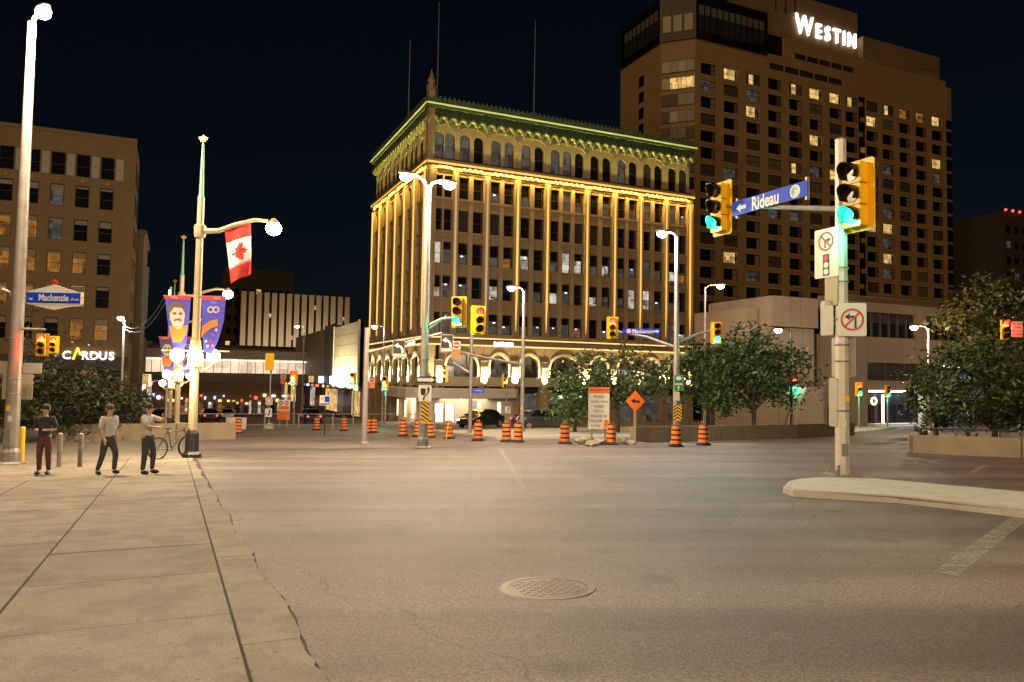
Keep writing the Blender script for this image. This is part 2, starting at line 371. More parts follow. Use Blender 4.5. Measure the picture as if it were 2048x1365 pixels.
def lamp(kind, name, loc, energy, color, parent=None, size=0.1, rot=None, **kw):
    d = bpy.data.lights.new(name, kind); d.energy = energy; d.color = color
    if kind == 'AREA': d.size = size
    else: d.shadow_soft_size = size
    for k, v in kw.items(): setattr(d, k, v)
    o = bpy.data.objects.new(name, d); COL.objects.link(o); o.location = loc
    if rot: o.rotation_euler = rot
    if parent is not None: o.parent = parent
    return o
def rrect(w, h, r=.04, n=4):
    pts = []
    for cx, cz, a0 in ((w/2-r, h/2-r, 0), (-w/2+r, h/2-r, 90), (-w/2+r, -h/2+r, 180), (w/2-r, -h/2+r, 270)):
        for k in range(n+1):
            a = D2R(a0 + 90*k/n); pts.append((cx + r*math.cos(a), cz + r*math.sin(a)))
    return pts
# ------------------------------------------------------------------ ground, road, pavement
def sheet(name, pts, dz, m, parent=None):
    bm = bmesh.new(); vs = [bm.verts.new((x, y, gz(x, y) + dz)) for x, y in pts]; f = bm.faces.new(vs)
    if f.normal.z < 0: bmesh.ops.reverse_faces(bm, faces=[f])
    bm.normal_update()
    me = bpy.data.meshes.new(name); bm.to_mesh(me); bm.free(); me.materials.append(m)
    return place(me, name, parent)
def ab(a, b): p = U * a + V * b; return (p.x, p.y)
structure(sheet("ground", [(-900, -200), (900, -200), (900, 1200), (-900, 1200)], -0.02, mat("far_ground", (.06, .055, .05), .9)))
road = structure(sheet("road", [(-160, -40), (160, -40), (160, 330), (-160, 330)], 0.0, M_ASPH))
def slab(pts, dz0, dz1, name, m, parent=None, bevel=0.0):
    bm = bmesh.new()
    a = [bm.verts.new((x, y, gz(x, y) + dz0)) for x, y in pts]; b = [bm.verts.new((x, y, gz(x, y) + dz1)) for x, y in pts]
    bm.faces.new(a[::-1]); top = bm.faces.new(b)
    for i in range(len(pts)):
        j = (i+1) % len(pts); bm.faces.new([a[i], a[j], b[j], b[i]])
    if bevel: bmesh.ops.bevel(bm, geom=list(top.edges), offset=bevel, segments=2, affect='EDGES')
    bmesh.ops.recalc_face_normals(bm, faces=bm.faces)
    me = bpy.data.meshes.new(name); bm.to_mesh(me); bm.free(); me.materials.append(m)
    return place(me, name, parent)
pave = structure(sheet("pavement", [ab(.80, 1), ab(.72, 27), ab(-22, 27), ab(-22, 1)], 0.004, M_DARKG))
cols = [(.46, .87, 3.1, 5.22)] + [(-1.12 - 1.58*k, .452 - 1.58*k, 1.58, 5.25 + (.8 if k % 2 == 0 else 0)) for k in range(13)]
for ci, (a0, a1, pitch, b0) in enumerate(cols):
    b = b0 - 2*pitch if ci else b0 - pitch
    while b < 26.9:
        bb = min(b + pitch, 26.98); g = .005
        if ci == 0:
            pts = [ab(a0+g, b+g)]
            n = 26
            for k in range(n+1):
                t = b+g + (bb-b-2*g)*k/n; e = .87 - .013*(t-4.4) + random.uniform(-.022, .022) + .03*math.sin(t*2.3)
                pts.append(ab(e, t))
            pts.append(ab(a0+g, bb-g))
        else:
            pts = [ab(a0+g, b+g), ab(a1-g, b+g), ab(a1-g, bb-g), ab(a0+g, bb-g)]
        slab(pts, .004, .014 + random.uniform(0, .004), "concrete_slab", M_CONC, pave, .004)
        b = bb
# far pavements along the side street
structure(slab([ab(.6, 27.05), ab(.6, 76), ab(-22, 76), ab(-22, 27.05)], .0, .012, "far_pavement", M_CONC))
LB0 = P(262, 835, 80); lba = LB0.dot(U)
# raised median with rounded nose
med = [G(*p, .13) for p in ((1566,972),(1574,963),(1600,957),(1640,954.5),(1750,957),(2048,984),(2420,1017),(2420,1066),(2048,1018),(1800,991),(1650,983),(1586,979))]
structure(slab([(p.x, p.y) for p in med], -.05, .13, "median", M_KERB, None, .03))
structure(slab([ab(14.5, 34), ab(34, 31), ab(50, 40), ab(50, 52), ab(15, 46)], -.05, .12, "traffic_island", M_KERB, None, .02))
def stripe(pa, pb, w, dz=.004):
    a, b = G(*pa), G(*pb); d = (b - a); d.z = 0; d.normalize(); n = Vector((-d.y, d.x, 0)) * w/2
    sheet("road_marking", [((a+n).x, (a+n).y), ((b+n).x, (b+n).y), ((b-n).x, (b-n).y), ((a-n).x, (a-n).y)], dz, M_PAINT, road)
M_PATCH = mat("patched_asphalt", (.085, .07, .058), .7, var=.3, scale=38, bump=.5, bscale=70); M_TAR = mat("tar_seam", (.07, .058, .046), .9, var=.2, spec=.1)
def strip(L_, R_, dz):
    bm = bmesh.new(); a = [bm.verts.new((x, y, gz(x, y)+dz)) for x, y in L_]; b = [bm.verts.new((x, y, gz(x, y)+dz)) for x, y in R_]
    for i in range(len(a)-1):
        f = bm.faces.new([a[i], a[i+1], b[i+1], b[i]]); f.normal_update()
        if f.normal.z < 0: f.normal_flip()
    me = bpy.data.meshes.new("tar_seam"); bm.to_mesh(me); bm.free(); me.materials.append(M_TAR); place(me, "tar_seam", road)
L_, R_ = [], []
for k in range(420):       # open joint along the ragged concrete edge
    t_ = 2.2 + 24.6*k/419; e_ = .875 - .013*(t_-4.4) + .03*math.sin(t_*2.3); e_ += random.uniform(-.006, .006); w = random.uniform(.001, .007); L_.append(ab(e_-w-.004, t_)); R_.append(ab(e_+w+.004, t_))
strip(L_, R_, .0036)
stripe((1890, 1150), (2160, 945), .22); stripe((1000, 896), (1048, 978), .14); stripe((1944, 946), (1972, 930), .16)
stripe((1060, 1000), (1110, 1030), .12); stripe((700, 893), (930, 900), .22); stripe((700, 913), (1000, 919), .22)
stripe((1640, 890), (1830, 893), .14); stripe((1660, 884), (1838, 886), .12); stripe((1720, 899), (1850, 902), .12)
stripe((1480, 893), (1500, 885), .16); stripe((960, 1010), (985, 985), .1); stripe((600, 905), (690, 892), .2)
for a_, b_ in (((560, 925), (640, 922)), ((1130, 905), (1160, 903)), ((1240, 930), (1330, 932)), ((870, 955), (960, 957)), ((1500, 915), (1560, 917)), ((1180, 985), (1240, 960))): stripe(a_, b_, .12)
mc = G(1095, 1176)
mh = thing("manhole_cover", "round cast iron manhole cover set in the near asphalt", "manhole cover", (mc.x, mc.y, gz(mc.x, mc.y)))
mh.rotation_euler = (-math.atan(SLOPE), -math.atan(CROSS), .3)
M_IRON = mat("cast_iron", (.125, .10, .082), .55, .5, var=.25, scale=14)
MB().lathe([(.345, .002), (.345, .005), (.41, .005), (.415, .001)], 40, cap=False).build("frame", M_IRON, mh)
MB().lathe([(.335, .001), (.335, .004), (0, .004)], 40).build("cover", M_IRON, mh)
kn = MB()
for i in range(-6, 7):
    for j in range(-6, 7):
        x, y = i*.05, j*.05
        if x*x + y*y < .3**2 and (i+j) % 2 == 0: kn.obox((x, y, .005), .038, .038, .004, D2R(20))
kn.build("tread", M_IRON, mh)

# ------------------------------------------------------------------ landmark office block, lit in gold
OB = P(848, 845, 78.0); OB.z = gz(OB.x, OB.y)
lm = thing("office_building", "eight storey stone office block lit in gold on the street corner", "building", OB, ALPHA); lm.scale = (1.061,)*3
W, DPT = 31.7, 22.0
fe = [0.25, 2.73, 6.15, 9.57, 13.07, 17.88, 21.4, 24.78, 28.25, 31.62]; fn = [2,2,2,2,3,2,2,2,2]
se = [0.3 + 3.58*k for k in range(7)]; sn = [2]*6
SC = 78.0/80.09 * 1.0
FL = [(8.9, 10.95), (12.4, 14.6), (15.8, 18.0), (19.1, 21.3), (22.45, 24.65)]
MB().box(.9, W-.3, .9, DPT-.3, -2, 31.4).build("core_wall", mat("dark_interior", (.03, .025, .02), .9), lm)
WIN_CACHE = {}
def window_mesh(w, z0, z1, arch=False, key=None):
    k = (round(w, 2), round(z1-z0, 2), arch)
    if k in WIN_CACHE: return WIN_CACHE[k]
    h = z1 - z0; t = .07
    def outline(e):
        if not arch: return [(-w/2+e, e), (w/2-e, e), (w/2-e, h-e), (-w/2+e, h-e)]
        r = w/2 - e; return [(-w/2+e, e), (w/2-e, e)] + [(r*math.cos(D2R(a)), h - w/2 + r*math.sin(D2R(a))) for a in range(0, 181, 20)]
    b = MB()
    o, i = outline(0), outline(t)
    n = len(o)
    va = [b._v((x, 0, z)) for x, z in o]; vb = [b._v((x, 0, z)) for x, z in i]; vc = [b._v((x, .12, z)) for x, z in o]; vd = [b._v((x, .12, z)) for x, z in i]
    for q in range(n):
        j = (q+1) % n
        for f in ((va[q],va[j],vb[j],vb[q]),(vb[q],vb[j],vd[j],vd[q]),(vc[j],vc[q],vd[q],vd[j]),(va[j],va[q],vc[q],vc[j])): b.bm.faces.new(f)
    b.box(-w/2+t, w/2-t, .02, .08, h*.45, h*.45+.05)
    fm = b.mesh("window", M_FRAME)
    pm = MB().poly(outline(t-.012), .075, .10).mesh("pane", M_GLASS)
    WIN_CACHE[k] = (fm, pm); return fm, pm
PANES = {}
def pane_of(pm, m):
    k = (pm.name, m.name)
    if k not in PANES:
        c = pm.copy(); c.materials.clear(); c.materials.append(m); PANES[k] = c
    return PANES[k]
def put_window(parent, mp, s, n, z0, z1, w, m, arch=False):
    fm, pm = window_mesh(w, z0, z1, arch)
    p = mp(s, n, z0); rz = 0 if mp is ident else -math.pi/2
    f = place(fm, "window", parent, p, rz); place(pane_of(pm, m), "pane", f)
    return f
def arch_pts(s0, s1, zs, h, n=14, ex=2.0, pt=.0):
    c, r = (s0+s1)/2, (s1-s0)/2; out = []
    for k in range(n+1):
        t = -1 + 2*k/n; out.append((c + r*t, zs + h*(max(0, 1-abs(t)**ex))**(1/ex) + pt*(1-abs(t))))
    return out
def lit_choice(row):
    x = random.random()
    if row == 5: return M_GLASS if x < .55 else M_ROOMD if x < .9 else M_GLASS2
    if row == 4: return M_GLASS if x < .45 else M_ROOMD if x < .92 else M_ROOMW
    if row == 3: return M_GLASS if x < .75 else M_GLASS2
    if row == 2: return M_ROOMW if x < .42 else M_ROOMD if x < .8 else M_ROOMO if x < .85 else M_GLASS
    if row == 1: return M_ROOMW if x < .32 else M_ROOMD if x < .7 else M_ROOMR if x < .82 else M_GLASS
    return M_ROOMW if x < .18 else M_ROOMD if x < .6 else M_ROOMR if x < .75 else M_GLASS
PANE_PARTS = {}
def sash_mesh(w, h, d):  # dark glass panel over the upper part of a pane
    k = (round(w, 2), round(h, 2), round(d, 1))
    if k not in PANE_PARTS: PANE_PARTS[k] = MB().box(-w/2+.075, w/2-.075, .066, .072, h-d, h-.072).mesh("dark_top_panel", M_GLASS)
    return PANE_PARTS[k]
def lamp_mesh():
    if 'l' not in PANE_PARTS: PANE_PARTS['l'] = MB().ell((0, 0, 0), .15, .01, .06, 10, 6).mesh("ceiling_light", emit("office_lamp", (1, .97, .9), 2.5))
    return PANE_PARTS['l']
def landmark_face(mp, edges, nw, total, front_face):
    ww = 1.02
    sp_m = {}
    for bi in range(len(edges)-1):
        e0, e1 = edges[bi], edges[bi+1]; k = nw[bi]; bw = e1 - e0
        gap = (bw - k*ww) / (k+1)
        xs = [e0 + gap*(i+1) + ww*i + ww/2 for i in range(k)]
        # slim stone mullions between the windows of one bay
        for i in range(k-1):
            xm = (xs[i] + xs[i+1])/2
            MB(mp).box(xm-gap/2+.004, xm+gap/2-.004, -.3, .10, 8.75, 24.9).build("mullion", M_STONE, lm)
        for fi, (z0, z1) in enumerate(FL):
            zt = FL[fi+1][0] if fi < 4 else 25.2
            b = MB(mp); b.box(e0+.2, e1-.2, -.3, -.02, z1, zt)
            b.box(e0+.2, e1-.2, -.02, .07, z1+.0, z1+.16); b.box(e0+.2, e1-.2, -.02, .14, zt-.22, zt-.02)
            nd = max(3, int(bw/.6))
            for d in range(nd):        # carved heart pattern on the spandrel
                cx = e0+.5+(bw-1.0)*(d+.5)/nd; cz = (z1+zt)/2; hh = (zt-z1)*.24
                if hh > .12: b.poly([(cx-.18, cz+hh*.6), (cx, cz+hh), (cx+.18, cz+hh*.6), (cx, cz-hh)], -.021, .035)
            b.build("spandrel", M_STONE2, lm)
            for x in xs:
                pm_m = lit_choice(fi) if front_face else random.choice((M_GLASS, M_GLASS, M_ROOMD))
                wf_ = put_window(lm, mp, x, -.12, z0, z1, ww, pm_m)
                if pm_m not in (M_GLASS, M_GLASS2) and random.random() < .8:
                    hz_ = (z1-z0)*random.choice((.35, .48, .55)); place(sash_mesh(ww, z1-z0, hz_), "dark_top_panel", wf_)
                    if random.random() < .35: place(lamp_mesh(), "ceiling_light", wf_, (random.uniform(-.25, .25), .062, (z1-z0)-hz_-.12))
        # blank jambs either side of the bay
        # arched top storey
        z0, z1 = 26.35, 29.05; wa = 1.06; gap2 = (bw - k*wa)/(k+1)
        xa = [e0 + gap2*(i+1) + wa*i + wa/2 for i in range(k)]
        b = MB(mp); px = e0
        for x in xs and xa:
            b.box(px, x-wa/2, -.3, 0, 25.9, z1-wa/2)
            ar = [(x + wa/2*math.cos(D2R(a)), z1-wa/2 + wa/2*math.sin(D2R(a))) for a in range(180, -1, -15)]
            px2 = x + wa/2
            b.poly([(px, z1-wa/2)] + ar + [(px2 + (0.0), z1-wa/2), (px2, 31.2), (px, 31.2)] if False else [(px, z1-wa/2)] + ar + [(px2, 31.2), (px, 31.2)], -.3, 0)
            b.box(x-wa/2, px2, -.3, 0.04, 25.9, z0)
            px = px2
        b.box(px, e1, -.3, 0, 25.9, 31.2)
        b.build("wall_bay", M_STONE, lm)
        for x in xa: put_window(lm, mp, x, -.10, z0, z1, wa, lit_choice(5) if front_face else M_GLASS, True)
        hood = arch_pts(e0+.1, e1-.1, 29.1, .75); hood_i = arch_pts(e0+.24, e1-.24, 29.1, .62)
        MB(mp).poly(hood + hood_i[::-1], 0, .09).build("hood_arch", M_STONE, lm)
    # main piers; a glowing tapered strip paints the floodlight on the stone
    for pi, e in enumerate(edges):
        w = .62 if 0 < pi < len(edges)-1 else .8
        b = MB(mp); b.box(e-w/2, e+w/2, -.3, .22, 8.75, 25.3); b.box(e-w/2+.02, e-w/2+.16, .22, .38, 8.75, 25.0); b.box(e+w/2-.16, e+w/2-.02, .22, .38, 8.75, 25.0)
        q = b.build("pier", M_STONE, lm)
        dim = front_face and pi < 3
        MB(mp).poly([(e-.02, 9.3), (e+.02, 9.3), (e+.14, 12.5), (e+.14, 24.9), (e-.14, 24.9), (e-.14, 12.5)], .222, .24 if front_face else .46).build("glow_strip", M_GOLDGLOW if not dim else emit("painted_gold_light_dim", (1, .5, .1), .35), q)
    # cornice with bosses; strip and bosses glow to paint gold floodlight on stone
    b = MB(mp); b.box(-.4, total+.4, -.3, .45, 25.62, 25.9); b.box(-.3, total+.3, -.3, .3, 25.2, 25.6); b.box(-.5, total+.5, -.3, .55, 25.9, 26.1)
    co = b.build("cornice", M_STONE, lm)
    MB(mp).box(-.38, total+.38, .452, .49, 25.66, 25.86).build("glow_strip", M_GOLDGLOW, co)
    for bi in range(len(edges)-1):
        n = 4 if nw[bi] == 2 else 6
        for d in range(n):
            x = edges[bi] + .5 + (edges[bi+1]-edges[bi]-1.0)*(d+.5)/n
            bo = MB(mp).obox((x, .36, 25.40), .26, .14, .22).build("boss", MATS.get("gold_lit_boss") or emit("gold_lit_boss", (1, .5, .1), .45, (.5, .4, .2)), co)
    # ledges above the arcade
    for z, nn in ((8.45, .45), (7.75, .35)):
        l = MB(mp).box(-.3, total+.2, -.3, nn, z-.12, z+.12).build("ledge", M_STONE, lm)
        MB(mp).box(-.28, total+.15, nn+.002, nn+.03, z-.10, z+.02).build("glow_strip", M_GOLDL2, l)
    MB(mp).box(0, total, -.3, .1, 7.87, 8.33).build("frieze", M_STONE2, lm)
    MB(mp).box(0, total, -.3, .1, 8.58, 8.9).build("sill_course", M_STONE, lm)
    # green copper top cornice
    b = MB(mp); b.box(-.5, total+.5, -.3, .56, 31.25, 31.55); b.box(-.6, total+.6, -.3, .64, 31.55, 31.72)
    tc_ = b.build("top_cornice", M_COPPER, lm)
    MB(mp).box(-.58, total+.58, .642, .68, 31.5, 31.66).build("glow_strip", M_LIMEGLOW, tc_)  # lime glow painted along the edge for the uplit copper
    n = int((total+.6)/1.02)
    am = MB(mp)
    oa = arch_pts(-.5, .5, 29.95, .55, 8); ia = arch_pts(-.33, .33, 29.9, .42, 8)
    for i in range(n):
        c = -.3 + (total+.6)*(i+.5)/n
        b = MB(mp); b.poly([(c+x, z) for x, z in oa] + [(c+x, z) for x, z in ia[::-1]], .05, .42)
        b.poly([(c-.58, 30.0), (c-.42, 30.0), (c-.45, 29.65), (c-.5, 29.5), (c-.55, 29.65)], .12, .43)
        ca = b.build("corbel_arch", M_COPPERLIT, lm)
        b = MB(mp); b.box(c-.54, c-.46, .06, .36, 30.55, 31.25); b.box(c-.05, c+.05, .06, .32, 30.56, 31.25); b.box(c-.29, c-.23, .06, .28, 30.5, 31.25); b.box(c+.23, c+.29, .06, .28, 30.5, 31.25)
        b.build("rib", M_COPPER, ca)
    MB(mp).box(-.05, total+.05, .001, .055, 29.9, 31.25).build("frieze_back", M_COPPER, lm)
    cb = MB(mp); m_ = int(total/.5)
    for i in range(m_):
        c = total*(i+.5)/m_
        cb.poly([(c-.24, 31.72), (c+.24, 31.72), (c+.22, 32.15), (c, 32.45), (c-.22, 32.15)], .46, .6)
    cb.build("crest", M_COPPER, lm)
    MB(mp).box(-.4, total+.4, .1, .45, 31.72, 32.2).build("parapet", M_COPPER, lm)
landmark_face(ident, fe, fn, W, True)
landmark_face(sidemap, se, sn, DPT, False)
# corner pier and finial
MB().box(-.35, .35, -.35, .35, 8.6, 33.0).build("corner_pier", M_STONE, lm)
MB().lathe([(.5, 33.0), (.5, 33.5), (.3, 33.6), (.42, 34.0), (.2, 34.5), (0, 35.3)], 8).build("finial", M_STONE2, lm)
MB().box(.2, W, .2, DPT, 31.21, 31.24).build("roof", mat("roof_felt", (.05, .05, .05), .9), lm)
# flagpoles on the roof
for (px, py, hgt) in ((877, 48, 0), (1059, 82, 0), (822, 120, 0)):
    q = P(px, py, 84); loc = lm.matrix_world
    d = q - OB; lx, ly, lz = d.dot(U), d.dot(V), d.z
    MB().tube([(lx, max(ly, 1.0), 31.2), (lx, max(ly, 1.0), lz)], [.09, .04], 8).build("flagpole", M_GREYM, lm)
for x, y in ((12.5, 3), (17, 5), (9.6, 4)): MB().obox((x, y, 32.0), 1.6, 1.2, 1.6).build("roof_unit", M_GREYM, lm)
# arcade of tall arches over the canopy
fa = [0.15, 1.4, 6.15, 9.56, 13.0, 17.9, 21.4, 24.7, 28.2, 31.6]
sa = [0.15, 1.3, 5.0, 8.6, 12.2, 15.8, 19.4, 22.4]
M_ARCH = mat("pale_arch_stone", (.52, .44, .30), .8, var=.1, scale=2)
def arcade(mp, pe, total):
    for i, e in enumerate(pe):
        if i == 0: continue
        b = MB(mp); b.box(e-.42, e+.42, -.4, .18, 3.6, 6.2); b.box(e-.36, e+.36, .18, .28, 3.75, 5.6)
        q = b.build("arch_pier", M_ARCH, lm)
        MB(mp).box(e-.46, e+.46, -.4, .3, -2, 3.6).build("ground_pier", M_STONE, lm)
        MB(mp).obox((e, .62, 3.56), .28, .22, .16).build("floodlight", M_DARKM, q)
        p = Vector(mp(e, .62, 3.72)); aim = Vector(mp(e, .12, 6.6))
        rot = (p - aim).to_track_quat('Z', 'Y').to_euler()
        lamp('SPOT', "uplight", p, 3600, (1, .80, .42), lm, .08, rot, spot_size=D2R(95), spot_blend=.9)
    for i in range(len(pe)-1):
        e0, e1 = pe[i]+.42, pe[i+1]-.42
        if i == 0: e0 = pe[0]; 
        zs = 5.55
        if e1 - e0 < 1.2:
            MB(mp).box(e0-.1, e1, -.4, .1, 3.6, 7.63).build("blank_panel", M_STONE, lm); continue
        a = arch_pts(e0, e1, zs, 1.45, 16, 2.2, .12)
        MB(mp).poly([(e0-.42, zs-.01)] + a + [(e1+.42, zs-.01), (e1+.42, 7.63), (e0-.42, 7.63)] if False else [(e0-.40, 6.2), (e0, 6.2)] + [p for p in a if p[1] > 6.2] + [(e1, 6.2), (e1+.40, 6.2), (e1+.40, 7.63), (e0-.40, 7.63)], -.4, .06).build("spandrel_wall", M_STONE2, lm)
        ai = arch_pts(e0+.28, e1-.28, zs, 1.18, 16, 2.2, .12)
        MB(mp).poly([(e0, 4.6)] + a + [(e1, 4.6), (e1-.28, 4.6)] + ai[::-1] + [(e0+.28, 4.6)], -.25, .14).build("arch", M_ARCH, lm)
        MB(mp).box(e0, e1, -.4, .02, 3.6, 4.55).build("panel", M_ARCH, lm)
        # glazing: transom, mullions, panes
        wv = MB(mp); wv.box(e0, e1, -.34, -.28, 5.6, 5.68)
        nm = max(2, int((e1-e0)/1.0))
        for k in range(1, nm): x = e0+(e1-e0)*k/nm; wv.box(x-.03, x+.03, -.34, -.27, 4.56, 7.0)
        wf = wv.build("window", M_FRAME, lm)
        for k in range(nm):
            x0, x1 = e0+(e1-e0)*k/nm, e0+(e1-e0)*(k+1)/nm
            m = random.choice((M_GLASS2, M_ROOMD, M_ROOMD, M_ROOMW, M_GLASS2))
            MB(mp).box(x0+.03, x1-.03, -.335, -.315, 4.56, 5.6).build("pane", m, wf)
            MB(mp).box(x0+.03, x1-.03, -.335, -.315, 5.68, 7.0).build("pane", M_GLASS2, wf)
        if i > 1: # street-level shop window
            sf = MB(mp).box(pe[i]+.46, pe[i+1]-.46, -.5, -.44, 2.9, 3.6).build("shop_fascia", M_DARKM, lm)
            MB(mp).box(pe[i]+.46, pe[i+1]-.46, -.5, -.46, -.5, 2.88).build("shop_window", random.choice((M_GLASS2, M_ROOMD)), lm)
arcade(ident, fa, W); arcade(sidemap, sa, DPT)
# corner entrance: curved canopy, doors, door lamps
can = []
for k in range(0, 19):
    t = k/18; 
    if t < .5: x = -2.4 - .0*t; y = 11.0*(1-t/.5)
    else: x = -2.4 + 11.6*((t-.5)/.5); y = 0
    can.append((x, y))
co_ = [(-1.9, 9.5), (-2.3, 5), (-2.45, 1.2), (-2.2, -.9), (-1.6, -1.9), (-.6, -2.45), (1.5, -2.6), (5, -2.4), (9.2, -1.6), (9.2, -.5), (-.5, -.5), (-.5, 9.5)]
MB().plan(co_, 2.45, 3.4).build("canopy", mat("canopy_cream", (.72, .64, .50), .7), lm, bevel=.05)
wl = MB(); wl.box(.0, 9.3, -.35, -.12, -1.5, 2.46); wl.box(-.12, .0, -.34, 9.4, -1.5, 2.46)
wl.build("entrance_wall", mat("entrance_stone", (.50, .42, .31), .7, var=.12, scale=1.1), lm)
for k, x in enumerate((1.35, 2.45)):
    dr = MB().box(x-.5, x+.5, -.44, -.37, -.05, 2.0).build("door", mat("door_frame", (.3, .24, .15), .5), lm)
    MB().box(x-.42, x+.42, -.452, -.442, .08, 1.92).build("pane", emit("door_glow", (1, .84, .55), 1.5), dr)
    MB().obox((x + (.3 if k == 0 else -.3), -.47, 1.0), .05, .03, .4).build("handle", M_DARKM, dr)
for x, y in ((.3, -.6), (3.6, -.6)):
    MB().lathe([(.08, 0), (.12, .1), (.08, .22)], 8, (x, y, 2.1)).build("downlight", M_SIGNL, lm)
for mp, s in ((ident, 5.6), (ident, 7.8), (sidemap, 2.5), (sidemap, 5.2), (sidemap, 8.2)):
    MB(mp).box(s-.16, s+.16, .36, .42, .3, 2.0).build("wall_light", emit("wall_light", (1, .78, .45), 2.2), lm)
MB().box(4.6, 5.3, -.52, -.36, .2, 2.2).build("poster_case", M_GREYM, lm)
lamp('AREA', "canopy_light", (4.0, -1.4, 2.35), 480, (1, .85, .6), lm, 5.0, (0, 0, 0))
lamp('AREA', "canopy_light", (-1.2, 4.0, 2.35), 300, (1, .85, .6), lm, 3.0, (0, 0, 0))
# shop signs on the block: bright letters whose words the glare swallows
def glow_sign(o, mp, s0, s1, z0, z1, n, label, name="illuminated_sign"):
    L = [Vector(mp(*p)) for p in ((s0, .5, z0), (s1, .5, z1))]
    b = MB(mp); n = max(3, n); w = (s1-s0)/n
    b.box(s0, s1, .46, .52, z0, z1)
    t = thing(name, label, "sign", o.location, o.rotation_euler[2]); t.scale = o.scale; b.build("backing", M_GREYM, t)
    l = MB(mp)
    for i in range(n):
        x = s0 + w*i; hh = (z1-z0)*random.uniform(.72, .92)
        l.box(x+w*.08, x+w*.92, .522, .60, z0+(z1-z0)*.08, z0+hh)
    l.build("lit_face", M_SIGNL, t); return t
glow_sign(lm, ident, 7.0, 9.2, 7.62, 8.2, 8, "white glowing shop sign on the ledge above the third arch")
glow_sign(lm, sidemap, 1.9, 4.3, 7.62, 8.2, 8, "bluish white glowing sign round the left side of the gold block")
glow_sign(lm, ident, 14.2, 17.4, 2.35, 2.75, 12, "white glowing fascia sign low behind the tree leaves")
for mp, tot in ((ident, W), (sidemap, DPT)):
    bar = MB(mp).box(.2, tot-.2, .44, .54, 26.12, 26.2).build("light_bar", M_DARKM, lm)
    p = Vector(mp(tot/2, .52, 26.24)); 
    a = lamp('AREA', "cornice_uplight", p, 480 if tot == W else 300, (1, .90, .26), lm, tot-.6, (D2R(180), 0, 0 if mp is ident else D2R(90)), shape='RECTANGLE', size_y=.08, spread=D2R(60))
    bar = MB(mp).box(.2, tot-.2, .46, .58, 25.52, 25.60).build("light_bar", M_DARKM, lm)
    p = Vector(mp(tot/2, .54, 25.48))
    tilt = 0.0
    lamp('AREA', "facade_light", p, 3000 if tot == W else 1500, (1, .58, .10), lm, tot-.6, (tilt, 0, 0 if mp is ident else D2R(90)), shape='RECTANGLE', size_y=.1)
# ------------------------------------------------------------------ hotel tower
HT = P(1390, 300, 125.0); HT.z = gz(HT.x, HT.y)
ho = thing("hotel_tower", "tan concrete hotel tower with a grid of square windows and black crown", "building", HT, ALPHA)
HC = [2.73 + 4.96*k for k in range(7)] + [36.6]; HR = [42.05, 46.4, 51.1, 55.8, 60.5]
RZ0, RP, NR = 59.47, 2.92, 17
LIT = {(1,0):'y',(2,0):'n',(2,1):'d',(2,2):'y',(4,0):'n',(5,0):'y',(6,0):'y',(7,0):'n',(5,3):'y',(4,5):'n',(5,5):'d',(6,5):'y',(1,6):'d',(1,11):'y',
       (8,1):'y',(9,0):'n',(10,0):'o',(11,0):'o',(12,0):'y',(12,3):'y',(8,4):'y',(12,4):'d',(8,8):'y',(9,8):'y',(9,10):'y',(9,11):'d',(10,14):'n',(7,13):'n'}
HW, HH = 3.15, 1.95
allc = HC + HR
wallb = MB()
fr, pn = window_mesh(HW, 0, HH)
def hotel_band(x0, x1, centres, ztop, rows, ci0):
    px = x0
    zb = RZ0 - RP*(rows-1) - RP/2
    for c in centres + [None]:
        xe = (c - HW/2) if c is not None else x1
        if xe - px > .05:
            MB().box(px, xe, 0, .5, zb, RZ0+RP/2).build("wall_pier", M_TAN, ho)
        if c is not None: px = c + HW/2
    for r in range(rows):
        zc = RZ0 - RP*r
        MB().box(x0, x1, .02, .5, zc-RP/2+.035, zc-HH/2).build("spandrel", M_TAN, ho)
        MB().box(x0, x1, .02, .5, zc+HH/2, zc+RP/2-.035).build("spandrel", M_TAN, ho)
        for i, c in enumerate(centres):
            k = (ci0+i, r); st = LIT.get(k)
            w = HW
            f = place(fr, "window", ho, (c, .12, zc-HH/2))
            m = M_GLASS if st is None else {'y': M_ROOMY, 'n': M_GLASS, 'd': M_ROOMD, 'o': M_ROOMO}[st]
            if st is None and random.random() < .05: m = M_ROOMD
            place(pane_of(pn, m), "pane", f)
            full = st is None and random.random() < .22
            cs = MB()
            if full: cs.box(-HW/2+.1, HW/2-.1, .066, .072, .1, HH-.1)
            elif st == 'n':
                n_ = MB().box(-HW/2+.7, -HW/2+1.7, .064, .07, .1, HH-.1).build("lit_gap", M_ROOMY, f)
                cs.box(-HW/2+.1, -HW/2+.68, .066, .072, .1, HH-.1); cs.box(-HW/2+1.72, HW/2-.1, .066, .072, .1, HH-.1)
            else: cs.box(HW/2-.1-random.uniform(.45, 1.0), HW/2-.1, .066, .072, .1, HH-.1)
            cs.build("curtain", random.choice((M_CURT, M_CURT, M_CURT2, M_CURT3)) if not full else random.choice((M_CURT2, M_CURT2, M_CURT)), f)
hotel_band(0, 38.4, HC, 0, NR, 0)
hotel_band(40.4, 63.2, HR, 0, NR, 8)
ZT = RZ0 + RP/2; ZB = RZ0 - RP*(NR-1) - RP/2
